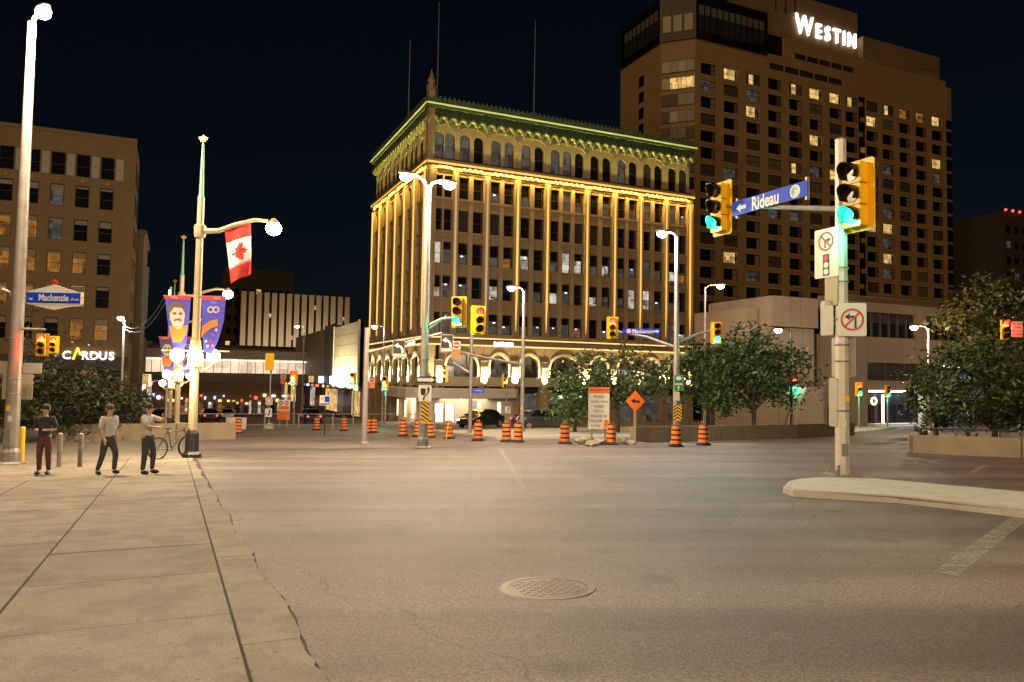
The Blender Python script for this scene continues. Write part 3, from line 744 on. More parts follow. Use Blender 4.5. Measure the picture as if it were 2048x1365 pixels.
# body behind, parapets
MB().box(.4, 65.6, .55, 22, -3, ZT+1.0).build("core_wall", M_BLKCL, ho)
MB().plan([(0, 0), (0, .5), (-3.8, 4.3), (-3.8, 16.2), (-4.15, 16.2), (-4.15, 4.15)], ZB, ZT+.0).build("side_wall", M_TAN, ho)
MB().box(-4.1, 0, 16.2, 17, ZB, ZT+3.5).build("end_wall", M_TAN, ho)
def chamf(off, z0, z1, x1, y1): return [(x1, -off), (0-off*.4, -off), (-4.15-off, 4.15-off*.4), (-4.15-off, y1), (x1, y1)]
MB().plan(chamf(.03, 0, 0, 15.4, 16.0), ZT, 64.35).build("parapet", M_TAN, ho)
cr_ = MB().plan(chamf(.35, 0, 0, 15.6, 16.3), 64.35, 72.0).build("crown", M_BLKCL, ho)
for k in range(11):                                   # crown windows along the front
    x = .9 + 1.33*k
    w_ = MB().box(x-.5, x+.5, -.42, -.36, 65.6, 70.2).build("crown_window", M_GLASS2, ho)
    MB().box(x-.5, x+.5, -.44, -.425, 68.6, 70.2).build("blind", M_CURT, w_)
for k in range(3):                                    # chamfer
    t = .2 + .3*k; c = Vector((-4.5*t-.1, 4.5*t-.5, 0)); c2 = Vector((-.30-.03, -.30-.03, 0))
    p = Vector((-.15, -.35, 0)).lerp(Vector((-4.5, 4.0, 0)), .2+.3*k)
    w_ = MB().obox((p.x-.05, p.y-.05, 67.9), 1.4, .06, 4.2, D2R(-45)).build("crown_window", M_GLASS2, ho)
    MB().obox((p.x-.085, p.y-.085, 69.4), 1.4, .02, 1.4, D2R(-45)).build("blind", M_CURT, w_)
for k in range(8):
    y = 5.0 + 1.35*k
    w_ = MB().box(-4.58, -4.52, y-.5, y+.5, 65.6, 70.2).build("crown_window", M_GLASS2, ho)
    MB().box(-4.6, -4.585, y-.5, y+.5, 68.6, 70.2).build("blind", M_CURT, w_)
for r in range(NR):                                   # wrap-round corner bay windows and side slots
    zc = RZ0 - RP*r + .35
    pts = [(-.02, 0), (-4.15, 4.13)]
    b = MB()
    b.plan([(-.25, .18), (-.12, .02), (-4.05, 3.95), (-4.2, 4.9), (-4.13, 4.9), (-3.95, 4.0)], zc-1.05, zc-.95)
    b.plan([(-.25, .18), (-.12, .02), (-4.05, 3.95), (-4.2, 4.9), (-4.13, 4.9), (-3.95, 4.0)], zc+.95, zc+1.05)
    for t in (0, .25, .5, .75, 1): b.obox((-.14-3.93*t, .02+3.93*t, zc), .08, .12, 2.0, D2R(-45))
    wb = b.build("corner_window", M_FRAME, ho)
    for k in range(4):
        t = .125 + .25*k
        m = M_ROOMY if (r == 1 and k < 3) else random.choice((M_GLASS, M_GLASS2, M_CURT, M_GLASS2))
        MB().obox((-.16-3.93*t, -.02+3.93*t, zc), 1.32, .05, 1.9, D2R(-45)).build("pane", m, wb)
    MB().box(-4.22, -4.16, 9.2, 10.7, zc-1.1, zc+.8).build("slot_window", M_GLASS, ho)
# rooftop blocks and sign tower
MB().box(15.4, 40.6, .03, 14, ZT, 64.9).build("upper_wall", M_TAN, ho)
for x in range(5):
    MB().box(16.4+3.6*x, 19.6+3.6*x, -.02, .029, 62.2, 63.3).build("clerestory", M_GLASS2, ho)
    MB().box(22.4+3.0*x, 25.0+3.0*x, -.02, .029, 65.2, 66.2).build("clerestory", M_GLASS2, ho)
MB().box(20.0, 40.6, .05, 12, 64.9, 68.6).build("upper_wall", M_TAN, ho)
MB().box(15.7, 19.9, .6, 10, 64.9, 68.8).build("dark_box", M_BLKCL, ho)
MB().box(14.8, 40.8, 2.2, 14, 68.6, 78.6).build("sign_tower", M_TAN2, ho)
for x in (22.2, 24.5, 19.8): MB().tube([(x, 2.1, 74.5), (x, 2.1, 79.5)], .14, 6).build("vent_pipe", M_DARKM, ho)
MB().box(40.4, 63.2, .03, 14, ZT, 64.6).build("upper_wall", M_TAN, ho)
MB().box(40.9, 62.8, 1.0, 14, 64.6, 73.6).build("penthouse", M_TAN2, ho)
MB().box(40.4, 63.2, .05, 1.0, 64.6, 68.3).build("penthouse_front", M_TAN, ho)
MB().plan([(63.2, .0), (65.2, .25), (65.9, 1.4), (65.9, 12), (63.2, 12)], ZT-.6, 67.2).build("end_cap", M_TAN, ho)
MB().box(56.5, 62.0, .9, .99, 70.2, 71.4).build("louvre", M_TAN2, ho)
for r in range(NR):
    zc = RZ0 - RP*r
    MB().plan([(63.2, .0), (65.2, .25), (65.9, 1.4), (65.9, 6), (63.2, 6)], zc-RP/2, zc-HH/2).build("spandrel", M_TAN, ho)
    w_ = MB().plan([(63.3, .2), (65.1, .4), (65.7, 1.5), (65.7, 5.8), (63.3, 5.8)], zc-HH/2+.01, zc+RP/2-.01).build("corner_window", M_GLASS, ho)
    # zigzag stair slot
    m = M_ROOMO if r in (3, 4, 6, 7) else M_GLASS
    MB().box(38.4, 40.4, .3, .5, zc-RP/2, zc+RP/2).build("stair_wall", M_BLKCL, ho)
    s_ = .35 if r % 2 else -.35
    MB().box(39.4+s_-.55, 39.4+s_+.55, .05, .29, zc-.45, zc+.45).build("stair_block", M_TAN if r % 2 == 0 or m is M_GLASS else m, ho)
sg = thing("rooftop_sign", "large white glowing letters high on the hotel roof", "sign", HT + U*0 + V*0, ALPHA)
wme = text_mesh("W", 5.3, M_SIGNL, depth=.2, bold=.03, sx=.80); place(wme, "letter", sg, (26.6, 1.85, 72.9))
for i, ch in enumerate("ESTIN"):
    place(text_mesh(ch, 3.9, M_SIGNL, depth=.2, bold=.05, sx=.80), "letter", sg, ([30.2, 32.5, 34.9, 36.8, 38.9][i], 1.85, 72.9 - .35))

# ------------------------------------------------------------------ shopping mall below the hotel
ML = P(1700, 800, 62.0); ML.z = gz(ML.x, ML.y)
ma = thing("shopping_mall", "brown precast shopping centre with lit glass entrance below the hotel", "building", ML, ALPHA)
def mf(px, py): return front(ML, px, py)
x0, x1, x2, x3 = mf(1488, 700)[0], mf(1517, 700)[0], mf(1605, 700)[0], mf(2300, 700)[0]
zr = mf(1800, 610)[1]; zr2 = mf(1560, 596)[1]
def z_at(px, py): return mf(px, py)[1]
zband_t, zband_b = z_at(1780, 627), z_at(1780, 676)
MB().box(x0+.3, x3, .5, 5.5, -3, zband_b-.1).build("core_wall", M_BLKCL, ma)
# panelled lower wall, each precast panel its own piece
ent0, ent1 = mf(1738, 800)[0], mf(1845, 800)[0]; zent = z_at(1790, 783)
win0, win1, zw0, zw1 = mf(1735, 740)[0], mf(1848, 740)[0], z_at(1790, 762), z_at(1790, 727)
pxs = [mf(p, 720)[0] for p in (1605, 1640, 1690, 1735, 1790, 1848)]
x = pxs[-1]
while x < x3: x += 3.0; pxs.append(x)
for i in range(len(pxs)-1):
    a, b = pxs[i]+.015, pxs[i+1]-.015
    inside = a > win0-.3 and b < win1+.3
    if inside:
        MB().box(a, b, 0, .5, zw1+.004, zband_b).build("wall_panel", M_MALL, ma)
        MB().box(a, b, 0, .5, zent, zw0-.004).build("wall_panel", M_MALL, ma)
    else:
        MB().box(a, b, 0, .5, 3.4, zband_b).build("wall_panel", M_MALL, ma)
        MB().box(a, b, .02, .5, -2, 3.38).build("wall_panel", M_MALL2, ma)
w_ = MB()
for k in range(4): x = win0+(win1-win0)*k/3; w_.box(x-.05, x+.05, .12, .2, zw0, zw1)
wf = w_.build("window", M_FRAME, ma)
for k in range(3): MB().box(win0+(win1-win0)*k/3+.05, win0+(win1-win0)*(k+1)/3-.05, .16, .2, zw0, zw1).build("pane", (M_ROOMO if False else M_GLASS2), wf)
# ribbon windows of the upper floor
MB().box(mf(1690, 640)[0], x3, -.05, .6, zband_t, zr).build("fascia", M_MALL2, ma)
MB().box(mf(1690, 640)[0], x3, .4, .6, zband_b-.02, zband_t).build("ribbon_back", M_BLKCL, ma)
xr = mf(1728, 640)[0]; n = 0
while xr < x3 - 1.5:
    if n == 6: MB().box(xr, xr+1.3, 0, .4, zband_b, zband_t).build("wall_pier", M_MALL2, ma); xr += 1.3
    rw = MB().box(xr+.05, xr+1.0, .25, .32, zband_b+.05, zband_t-.05).build("ribbon_window", M_GLASS, ma)
    MB().box(xr+.05, xr+1.0, .22, .245, zband_t-.9, zband_t-.06).build("blind", M_GLASS2, rw)
    MB().box(xr-.05, xr+.05, .1, .4, zband_b, zband_t).build("glazing_bar", M_FRAME, ma)
    xr += 1.05; n += 1
# upper setback
MB().box(mf(1735, 600)[0], mf(1940, 600)[0], 3, 5.4, zr, zr+1.0).build("roof_plant", M_MALL2, ma)
# left wing: projecting blocks
MB().box(x1+.02, x2-.02, -1.55, 6, z_at(1560, 657)+.02, zr2-.12).build("upper_block", M_MALL2, ma)
for k in range(5):
    w5 = (x2-x1)/5; MB().box(x1+w5*k+.012, x1+w5*(k+1)-.012, -1.62, -1.555, z_at(1560, 657), zr2-.1).build("wall_panel", M_MALL, ma)
for k in range(3): MB().box(x1-.065, x1-.0, -1.5+2.4*k+.012, -1.5+2.4*(k+1)-.012, z_at(1560, 657), zr2-.1).build("wall_panel", M_MALL, ma)
MB().box(x0, x1-.02, -.2, 6, z_at(1450, 680), zr2-1.0).build("upper_block", M_MALL2, ma)
xp = x0
while xp < x2-.5:
    MB().box(xp+.02, min(xp+2.4, x2)-.02, -1.2, 4, 3.2, z_at(1560, 657)-.05).build("wall_panel", mat("cream_precast", (.26, .205, .16), .85), ma)
    MB().box(xp+.02, min(xp+2.4, x2)-.02, -1.1, 4, -2, 3.18).build("wall_panel", M_MALL2, ma); xp += 2.4
MB().poly([(x2-3.6, -1), (x2-.1, -1), (x2-.1, 3.3), (x2-1.8, 3.3)], -2.2, -1.25).build("sloped_wall", M_MALL, ma)
MB().box(mf(1609, 640)[0], mf(1640, 640)[0], -.1, .3, z_at(1620, 660), z_at(1620, 620)).build("tall_window", M_GLASS, ma)
MB().box(mf(1605, 740)[0], mf(1628, 740)[0], -.3, .0, 2.0, zband_b).build("dark_return", M_BLKCL, ma)
# entrance: lit ceiling line, glass bays, columns, orange counter, steps
wt = emit("entrance_interior", (.9, .88, .9), .22)
MB().box(ent0, ent1, 3.0, 3.1, .2, zent).build("entrance_back", M_GLASS2, ma)
MB().box(ent0+1.6, ent1, 2.9, 2.99, .3, zent-.3).build("entrance_display", M_ROOMD, ma)
MB().box(ent0, ent0+1.5, 2.8, 2.88, .3, zent-.2).build("entrance_display", M_ROOMO, ma)
MB().box(ent0, ent1+.2, -.05, .06, zent-.10, zent+.06).build("glow_strip", M_WHTNEON, ma)
MB().box(ent1-.05, ent1+.35, -.1, .4, .0, zent-.1).build("column", M_WHITE, ma)
gl = MB()
for k in range(8): x = ent0+(ent1-ent0)*k/7; gl.box(x-.04, x+.04, .3, .4, .3, zent-.1)
gl.box(ent0, ent1, .3, .4, 1.9, 1.98); gl.build("glazing_bars", M_DARKM, ma)
MB().box(ent0+1.75, ent0+1.95, .12, .25, .3, zent-.3).build("neon_bar", emit("pink_neon", (1, .45, .35), 2.5), ma)
MB().ring((ent0+.75, zent-.85), .36, .22, .1, .2, 10).build("round_logo", emit("cream_neon", (1, .72, .35), 2.2), ma)
for k, (x, m) in enumerate(((ent0+2.5, M_AMBNEON), (ent0+3.1, M_WHTNEON), (ent0+3.6, M_AMBNEON))): MB().box(x, x+.16, 2.4, 2.5, .5, 1.5).build("display_light", m, ma)
MB().box(ent0-.1, ent1+.5, -1.2, 3, -1.5, .12).build("entrance_step", mat("pale_step", (.6, .58, .56), .7), ma)
MB().box(ent0-.1, ent1+.5, -.7, 3, .12, .26).build("entrance_step", MATS["pale_step"], ma)
lamp('AREA', "entrance_light", ((ent0+ent1)/2, -.3, zent-.2), 130, (.95, .93, 1), ma, 4.5, (0, 0, 0), shape='RECTANGLE', size_y=.8)
# second lit shopfront half behind the trees
sx0 = mf(1868, 760)[0]
MB().box(sx0, sx0+5.5, -.25, -.02, .3, z_at(1890, 735)).build("shopfront", M_ROOMW if False else room("lit_shop", (.85, .95, 1), .02, .5), ma)
for z in (1.2, 2.2, 3.2): MB().box(sx0, sx0+5.5, -.35, -.26, z, z+.15).build("shop_shelf", M_DARKM, ma)
MB().box(sx0, sx0+5.5, -.4, -.05, z_at(1890, 735), z_at(1890, 735)+.12).build("glow_strip", M_WHTNEON, ma)

# ------------------------------------------------------------------ left stone office block
LB = P(250, 835, 80.0); LB.z = gz(LB.x, LB.y)
lb = thing("stone_building", "ochre stone office block with rows of sash windows at the far left", "building", LB, ALPHA)
lz = LB.z
wx = [-2.62 - 2.27*k for k in range(7)]
rows = [(25.7, 28.1), (22.45, 24.75), (18.9, 21.2), (15.45, 17.75), (11.95, 14.25), (8.5, 10.8)]
LX0 = -22.0; LWW = 1.3
zt_ = 30.1
MB().box(LX0, -.5, .6, 7.8, -3, 29.8).build("core_wall", MATS["dark_interior"], lb)
px = 0.0
for c in wx + [None]:
    xe = c + LWW/2 if c is not None else LX0
    MB().box(xe, px, 0, .5, 6.9, zt_).build("wall_pier", M_BRICK, lb)
    if c is not None:
        px = c - LWW/2
        zs_ = [zt_] + [v for z0, z1 in rows for v in (z1, z0)] + [6.9]
        for q in range(0, len(zs_), 2):
            MB().box(px, xe, .015, .5, zs_[q+1], zs_[q]).build("spandrel", M_BRICK, lb)
for i, c in enumerate(wx):
    for r, (z0, z1) in enumerate(rows):
        m = M_GLASS
        if r == 2 and i in (2, 3, 4, 5): m = M_ROOMO if i > 2 else M_ROOMD
        if r == 3 and i in (1, 2, 3, 4): m = M_ROOMO
        if r == 4 and i in (1, 2, 3, 4): m = M_ROOMY if i in (1, 2) else M_ROOMO
        if r == 5 and i in (0, 1): m = M_ROOMO
        if r == 1 and i == 2: m = M_ROOMD
        f = put_window(lb, ident, c, -.12, z0, z1, LWW, m)
        bl = random.choice((.2, .3, .45, .6)) if r > 0 else 0
        if bl: MB().box(-LWW/2+.09, LWW/2-.09, .06, .07, (z1-z0)-.1-bl, (z1-z0)-.1).build("blind", M_BLIND, f)
    if i < 6:
        xx = c - 2.27/2
    xp_ = c + 2.27/2
    MB().box(xp_-.34, xp_+.34, -.03, 0.0, 25.75, 28.0).build("carved_panel", mat("pale_panel", (.5, .44, .36), .8), lb)
    MB().lathe([(.0, 0), (.16, .02), (.0, .16)], 4, (xp_, -.06, 26.85)).build("rosette", M_STONE2, lb)
    MB().obox((c, -.04, 25.25), .3, .1, .3, 0, 0, D2R(45)).build("gold_star", mat("gold_leaf", (.6, .38, .06), .4, .6), lb)
MB().box(LX0, .08, -.08, .5, zt_, zt_+.35).build("cornice", M_BRICK, lb)
MB().box(-.5, .0, .5, 8, -2, zt_).build("side_wall", M_BRICK, lb)
for r, (z0, z1) in enumerate(rows):
    for k in range(2): MB().box(-.02, .03, 1.6+3.4*k, 2.9+3.4*k, z0, z1).build("side_window", M_GLASS, lb)
MB().box(LX0, .05, -.1, .5, 5.4, 6.9).build("shop_fascia", M_FRAME, lb)
for k in range(6):
    MB().box(-3.6*(k+1)+.3, -3.6*k-.3, .05, .2, -1, 5.3).build("shop_window", random.choice((M_GLASS2, M_ROOMO, M_ROOMD)), lb)
    MB().box(-3.6*k-.3, -3.6*k+.28, -.05, .4, -2, 5.4).build("shop_pier", M_BRICK, lb)
cs = thing("shop_sign", "white lit six letter sign with a gold letter on the stone block", "sign", LB, ALPHA)
for ch, x, m in (("C", -5.62, M_SIGNL), ("R", -3.95, M_SIGNL), ("D", -3.12, M_SIGNL), ("U", -2.30, M_SIGNL), ("S", -1.50, M_SIGNL)):
    place(text_mesh(ch, 1.15, m, depth=.06, bold=.03), "letter", cs, (x, -.2, 7.75 - .85))
MB().poly([(-5.12, 6.5), (-4.72, 7.75), (-4.56, 7.75), (-4.2, 6.9), (-4.4, 6.9), (-4.66, 7.4), (-4.9, 6.5)], -.26, -.14).build("letter", emit("gold_letter", (1, .62, .03), 2), cs)
ls = thing("window_poster", "red and amber lit poster in the dark shop window under the letters", "poster", LB + U*-3.4 + V*-.3 + Vector((0,0,4.6)), ALPHA)
MB().box(-.7, .7, -.05, .05, -1.1, .9).build("panel", M_BLACK, ls)
MB().box(-.6, .6, -.07, -.055, .2, .75).build("red_print", emit("poster_red", (.9, .08, .03), .6), ls)
MB().box(-.6, .5, -.07, -.055, -.5, .1).build("amber_print", emit("poster_amber", (1, .45, .06), .5), ls)

# ------------------------------------------------------------------ side street beyond: skybridge, shops, far blocks
def rel(px, py, Y):
    p = P(px, py, Y); p.z = gz(p.x, p.y); return p
def block(name, label, o, boxes):
    t = thing(name, label, "building", o, ALPHA)
    for nm, m, bx in boxes: MB().box(*bx).build(nm, m, t)
    return t
nb = block("narrow_building", "dark narrow building with a hanging sign behind the stone block", rel(263, 835, 97),
           [("wall", M_MALL2, (-12, .6, 0, 14, -3, 24.0)), ("cornice", M_MALL, (-12, .9, -.3, 14, 24.0, 24.6)), ("hanging_sign", mat("pale_sign", (.35, .33, .3), .6), (.62, 1.3, 1.0, 1.25, 12.5, 20))])
M_CLEAR = mat("clear_glass", (.5, .5, .5), .1, var=0); M_CLEAR.node_tree.nodes["Principled BSDF"].inputs["Alpha"].default_value = .12
BR = rel(252, 800, 135.0)
br = thing("skybridge", "lit glass pedestrian bridge crossing the side street", "bridge", BR, ALPHA)
MB().box(-4, 48, 0, 5, 6.3, 8.0).build("deck", mat("bridge_steel", (.16, .14, .13), .6), br)
MB().box(-4, 48, -.1, 5.1, 10.7, 12.3).build("roof", mat("bridge_roof", (.30, .27, .25), .7), br)
MB().box(-4, 48, 2.4, 2.5, 8.0, 10.7).build("lit_interior", room("bridge_room", (1, .72, .48), .8, 1.5, .5), br)
for k in range(35):
    x = -3.6 + 1.5*k
    MB().box(x-.05, x+.05, -.02, .06, 8.0, 10.7).build("mullion", M_MALL, br)
    MB().box(x+.06, x+1.44, .0, .03, 8.02, 10.68).build("pane", M_CLEAR, br)
MB().box(-4, 48, -.05, .05, 10.3, 10.45).build("glow_strip", emit("bridge_light", (1, .78, .5), 2.2), br)
for x in (2, 30): MB().box(x, x+1.2, 1, 3, -3, 6.3).build("pillar", M_MALL2, br)
sb = rel(475, 800, 210.0)
st = thing("striped_office", "far office block of pale vertical concrete fins", "building", sb, ALPHA)
MB().box(0, 31, .6, 15, -3, 33.5).build("core_wall", M_BLKCL, st)
for k in range(15):
    MB().box(.1+2.08*k, 1.45+2.08*k, 0, .6, 4, 34.2).build("fin", mat("pale_fin", (.75, .62, .46), .8), st)
MB().box(-2, 33, -9.2, -8.8, 17.9, 18.1).build("floodlight_rail", M_DARKM, st)
for x in (-2, 15, 33): MB().box(x-.2, x+.2, -9.2, -8.8, 17.3, 17.9).build("rail_post", M_DARKM, st)
lamp('AREA', "fin_floodlight", (15.5, -8.6, 18.4), 1600, (1, .78, .5), st, 32, (D2R(112), 0, 0), shape='RECTANGLE', size_y=.4)
for k in (3, 6, 9, 11, 13): MB().box(1.5+2.08*k, 2.1+2.08*k, .5, .59, 18+3*(k % 5), 19.2+3*(k % 5)).build("lit_window", M_ROOMW, st)
t = block("dark_tower", "dark far tower with a few lit windows behind the pale finned block", rel(440, 800, 245), [("wall", mat("dark_tower_wall", (.10, .08, .06), .9), (0, 22, 0, 15, -3, 47.5)), ("wall_low", M_MALL2, (22, 33, 0, 15, -3, 40))])
for k in range(16):
    MB().box(23+.6*k, 23.4+.6*k, -.1, -.01, 37.2, 38.4).build("lit_window", M_ROOMY if k in (3,4,6,7,8) else M_GLASS2, t)
for r in range(8):
    for k in range(9): MB().box(1+2.3*k, 2.4+2.3*k, -.08, -.01, 8+4.4*r, 10+4.4*r).build("window", random.choice((M_GLASS,)*8 + (M_ROOMY,)), t)
block("low_dark_block", "low dark building across the end of the side street", rel(262, 810, 185), [("wall", M_MALL2, (-5, 60, 0, 12, -3, 17)), ("roof_edge", M_BLKCL, (-5, 60, -.2, 12, 17, 17.6))])
# department store along the right side of the side street (faces left)
def sside(px, py): return side(OB, px, py)
ds = thing("department_store", "grey panelled store along the right of the side street", "building", OB, ALPHA)
for i, (v0, v1, m, z1) in enumerate(((48, 58, mat("charcoal_rib", (.10, .095, .09), .6), 13.3), (58, 92, mat("grey_panel", (.27, .26, .24), .6), 12.8))):
    nrib = int((v1-v0)/ (1.2 if i == 0 else 2.6))
    MB(sidemap).box(v0, v1, -9, -.2, -3, z1-.3).build("core_wall", M_BLKCL, ds)
    for k in range(nrib): MB(sidemap).box(v0+(v1-v0)*k/nrib+.02, v0+(v1-v0)*(k+1)/nrib-.02, -.2, 0, 3.6, z1).build("wall_panel", m, ds)
MB(sidemap).box(30, 50, -9, -.4, -3, 12.4).build("core_wall", M_BLKCL, ds)
MB(sidemap).box(24, 30, -9, -1.2, -3, 9.5).build("link_block", M_MALL2, ds)
lp = thing("glowing_screen_wall", "glowing perforated metal screen on the store beside the gold block", "facade", OB, ALPHA)
M_PERF = mat("perforated_metal", (.68, .60, .45), .6, .0, var=.25, scale=14)
for r in range(6):
    for k in range(8):
        MB(sidemap).box(30.6+2.2*k+.03, 30.6+2.2*(k+1)-.03, .1, .2, 3.2+1.55*r+.03, 3.2+1.55*(r+1)-.03).build("screen_panel", M_PERF, lp)
fm_ = MB(sidemap)
for r in range(7): fm_.box(30.4, 48.4, .02, .1, 3.2+1.55*r-.04, 3.2+1.55*r+.04)
fm_.box(30.3, 30.6, 0, .3, 3.0, 12.7); fm_.box(48.2, 48.5, 0, .3, 3.0, 12.7); fm_.build("frame", M_PERF, lp)
MB(sidemap).box(30.6, 48.2, .85, 1.0, 2.75, 2.9).build("light_trough", M_GREYM, lp)
lamp('AREA', "screen_uplight", Vector(sidemap(39.4, .95, 2.95)), 7500, (1, .84, .52), lp, 17.5, (D2R(180), 0, D2R(90)), shape='RECTANGLE', size_y=.15)
# shopfronts under and beyond the bridge: many small lit signs
neons = [M_REDNEON, M_BLUNEON, M_AMBNEON, M_WHTNEON, M_ROOMW, M_ROOMY]
for k in range(16):
    v0 = 30 + 5.2*k; sh = thing("shopfront", "small lit shopfront on the right of the side street", "shop", OB, ALPHA, "lit shops on the right of the side street")
    MB(sidemap).box(v0, v0+5.1, -.15, .06, 2.6, 3.2).build("fascia", random.choice((M_BLKCL, M_MALL2, M_FRAME)), sh)
    MB(sidemap).box(v0+.2, v0+4.9, -.15, 0, -1.0, 2.55).build("shop_window", random.choice((M_ROOMD, M_ROOMW, M_ROOMY, M_GLASS2)), sh)
    MB(sidemap).box(v0+.8, v0+random.uniform(2, 4), .07, .15, 2.7, 3.1).build("lit_sign", random.choice(neons), sh)
    if k % 2: MB(sidemap).box(v0+1, v0+1.2, .1, 1.0, 3.4, 4.6).build("blade_sign", random.choice(neons), sh)
def leftmap(s, n, z): return (n, s, z)
for k in range(14):
    v0 = 32 + 8.5*k
    if v0 > 50 and v0 < 60: continue
    sl = thing("shop_building", "low shop building with lit signs on the left of the side street", "building", LB, ALPHA, "low shop buildings on the left of the side street")
    MB(leftmap).box(v0, v0+8.3, -8, 0, -3, random.uniform(9, 13) if v0 > 75 else 11).build("shop_block", random.choice((M_MALL2, M_BRICK, M_MALL)), sl)
    MB(leftmap).box(v0+.5, v0+7.8, .02, .1, -2.0, 2.2).build("shop_window", random.choice((M_ROOMW, M_ROOMY, M_ROOMD, M_ROOMO)), sl)
    MB(leftmap).box(v0+1, v0+6, .1, .25, 2.5, 3.3).build("lit_sign", random.choice(neons), sl)
    MB(leftmap).box(v0+2, v0+2.2, .1, 1.2, 3.6, 5.0).build("blade_sign", random.choice(neons), sl)
eb = thing("end_block", "lit shop block closing the view under the bridge", "building", rel(330, 810, 175), ALPHA)
MB().box(-10, 40, 0, 8, -3, 9).build("wall", M_MALL2, eb)
for k in range(48):
    x = -9 + 1.02*k
    MB().box(x, x+random.uniform(.5, .95), -.15, -.02, random.uniform(-.5, .6), random.uniform(1.5, 3.2)).build("shop_window", random.choice((M_ROOMD, M_ROOMW, M_ROOMO, M_GLASS2, M_ROOMR)), eb)
    zq = random.choice((2.3, 2.9, 3.5, 4.1)); MB().box(x+.1, x+random.uniform(.35, .9), -.3, -.16, zq, zq+random.uniform(.3, .7)).build("lit_sign", random.choice(neons), eb)
# buildings at the far right
fr_ = block("low_office", "low dark office block at the far right behind the trees", rel(1905, 750, 150), [("wall", mat("dim_office_wall", (.16, .12, .08), .9), (0, 30, 0, 12, -3, 24.5)), ("cornice", M_MALL2, (-.3, 30, -.3, 12, 24.5, 25.3))])
for r in range(3):
    for k in range(9): MB().box(1+3*k, 2.6+3*k, -.06, -.01, 13.5+3.6*r, 15.3+3.6*r).build("window", random.choice((M_GLASS,)*7 + (M_ROOMD,)), fr_)
ft = block("dark_tower_block", "dark tower with red roof lights cut by the right edge", rel(2012, 750, 175), [("wall", mat("dim_tower_wall", (.10, .075, .055), .9), (0, 30, 0, 15, -3, 48))])
for k in range(3): MB().ell((.6+2.6*k, -.2, 48.3), .3, .3, .3, 8, 6).build("beacon", emit("red_beacon", (1, .03, .03), 6), ft)
for r in range(11):
    for k in range(5): MB().box(1+3*k, 2.4+3*k, -.06, -.01, 6+3.7*r, 7.6+3.7*r).build("window", random.choice((M_GLASS,)*9 + (M_ROOMD,)), ft)
# ------------------------------------------------------------------ street lamps
def base_at(px, py): p = G(px, py); return Vector((p.x, p.y, gz(p.x, p.y)))
def on_ground(x, y): return Vector((x, y, gz(x, y)))
WARM = (1, .77, .50); COOL = (.90, .96, 1)
def streetlight(label, base, top_z, heads, rb, rt, m=M_GALV, power=1500, col=WARM, lens=M_LAMPW, collar=True):
    """pole from base up to top_z (world), heads = offsets (dx, dy, dz) of each lamp from the pole top"""
    t = thing("streetlight", label, "street lamp", base, 0, "street lamps")
    h = top_z - base.z
    MB().tube([(0, 0, -.1), (0, 0, h*.5), (0, 0, h)], [rb, (rb+rt)/2, rt], 12).build("pole", m, t, smooth=True)
    MB().lathe([(rb*1.9, -.05), (rb*1.9, .05), (rb*1.3, .1), (rb*1.25, .35), (rb, .45)], 12).build("base_plate", m, t)
    MB().obox((0, -rb*.93, .75), rb*1.0, .03, .45).build("access_panel", M_GREYM, t)
    for zz in (1.9, 2.3, 3.4): MB().lathe([(rb*.99, zz), (rb*1.07, zz+.005), (rb*1.07, zz+.025), (rb*.99, zz+.03)], 12, cap=False).build("strap", M_GREYM, t)
    for q_ in range(2): MB().poly(rrect(.11, .15, .01), 0, .004).build("sticker", random.choice((M_WHITE, M_SIGY, M_ORANGE)), t, loc=(random.uniform(-.3, .3)*rb, -rb*1.0, 1.25+.28*q_))
    for dx, dy, dz in heads:
        e = Vector((dx, dy, h + dz)); L = math.hypot(dx, dy); d = Vector((dx, dy, 0)) / max(L, .01); ang = math.atan2(dy, dx)
        MB().tube([(0, 0, h-.12), (dx*.3, dy*.3, h + dz*.6 + .05), (dx*.7, dy*.7, h + dz + .08), tuple(e + Vector((0, 0, .06)))], rt*.55, 8).build("arm", m, t, smooth=True)
        hd = MB().ell((0, 0, 0), .42, .17, .11, 12, 6).build("lamp_head", m, t, smooth=True, loc=e + d*.22 + Vector((0, 0, .08)), rz=ang)
        MB().ell((0.08, 0, -.12), .24, .19, .17, 12, 8).build("lens", lens, hd, smooth=True)
        lamp('POINT', "lamp_light", (0.08, 0, -.44), power, col, hd, .12)
    return t
def top(px, py, Y): return P(px, py, Y).z
b = base_at(20, 930); streetlight("tall galvanised lamp pole at the left edge with the largest lamp", b, top(61, 46, b.y), [(.50, -.45, .02)], .19, .105, power=9500)
b = base_at(845, 897); L3 = b
streetlight("lamp pole with two bright lamps in front of the gold block corner", b, top(853, 372, b.y), [(-.55, -.4, .22), (.5, .1, .12)], .18, .10, power=4500)
b = base_at(1352, 886); L6 = b
streetlight("lamp pole with signal arms beside the construction signs", b, top(1354, 475, b.y), [(-.42, -.1, .15)], .15, .09, power=2600, col=COOL, lens=M_LAMPC)
b = rel(1044, 850, 46); L5 = b
streetlight("lamp pole with a long sign arm before the gold arches", b, top(1046, 582, b.y), [(-.5, -.1, .15)], .14, .08, power=2600)
b = rel(1409, 850, 52); L7 = b
streetlight("lamp pole rising out of the trees right of the gold block", b, top(1410, 575, b.y), [(.75, -.1, .1)], .11, .06, power=1100)
b = rel(1859, 850, 48)
streetlight("lamp pole between the mall windows and the right hand tree", b, top(1859, 657, b.y), [(-.7, -.1, .05)], .11, .07, power=1900)
b = rel(240, 850, 52); L9 = b
streetlight("lamp pole at the corner of the stone block carrying two wires", b, top(247, 640, b.y), [(.05, -.4, .1)], .10, .07, power=900, col=COOL, lens=M_LAMPC)
b = rel(764, 850, 66)
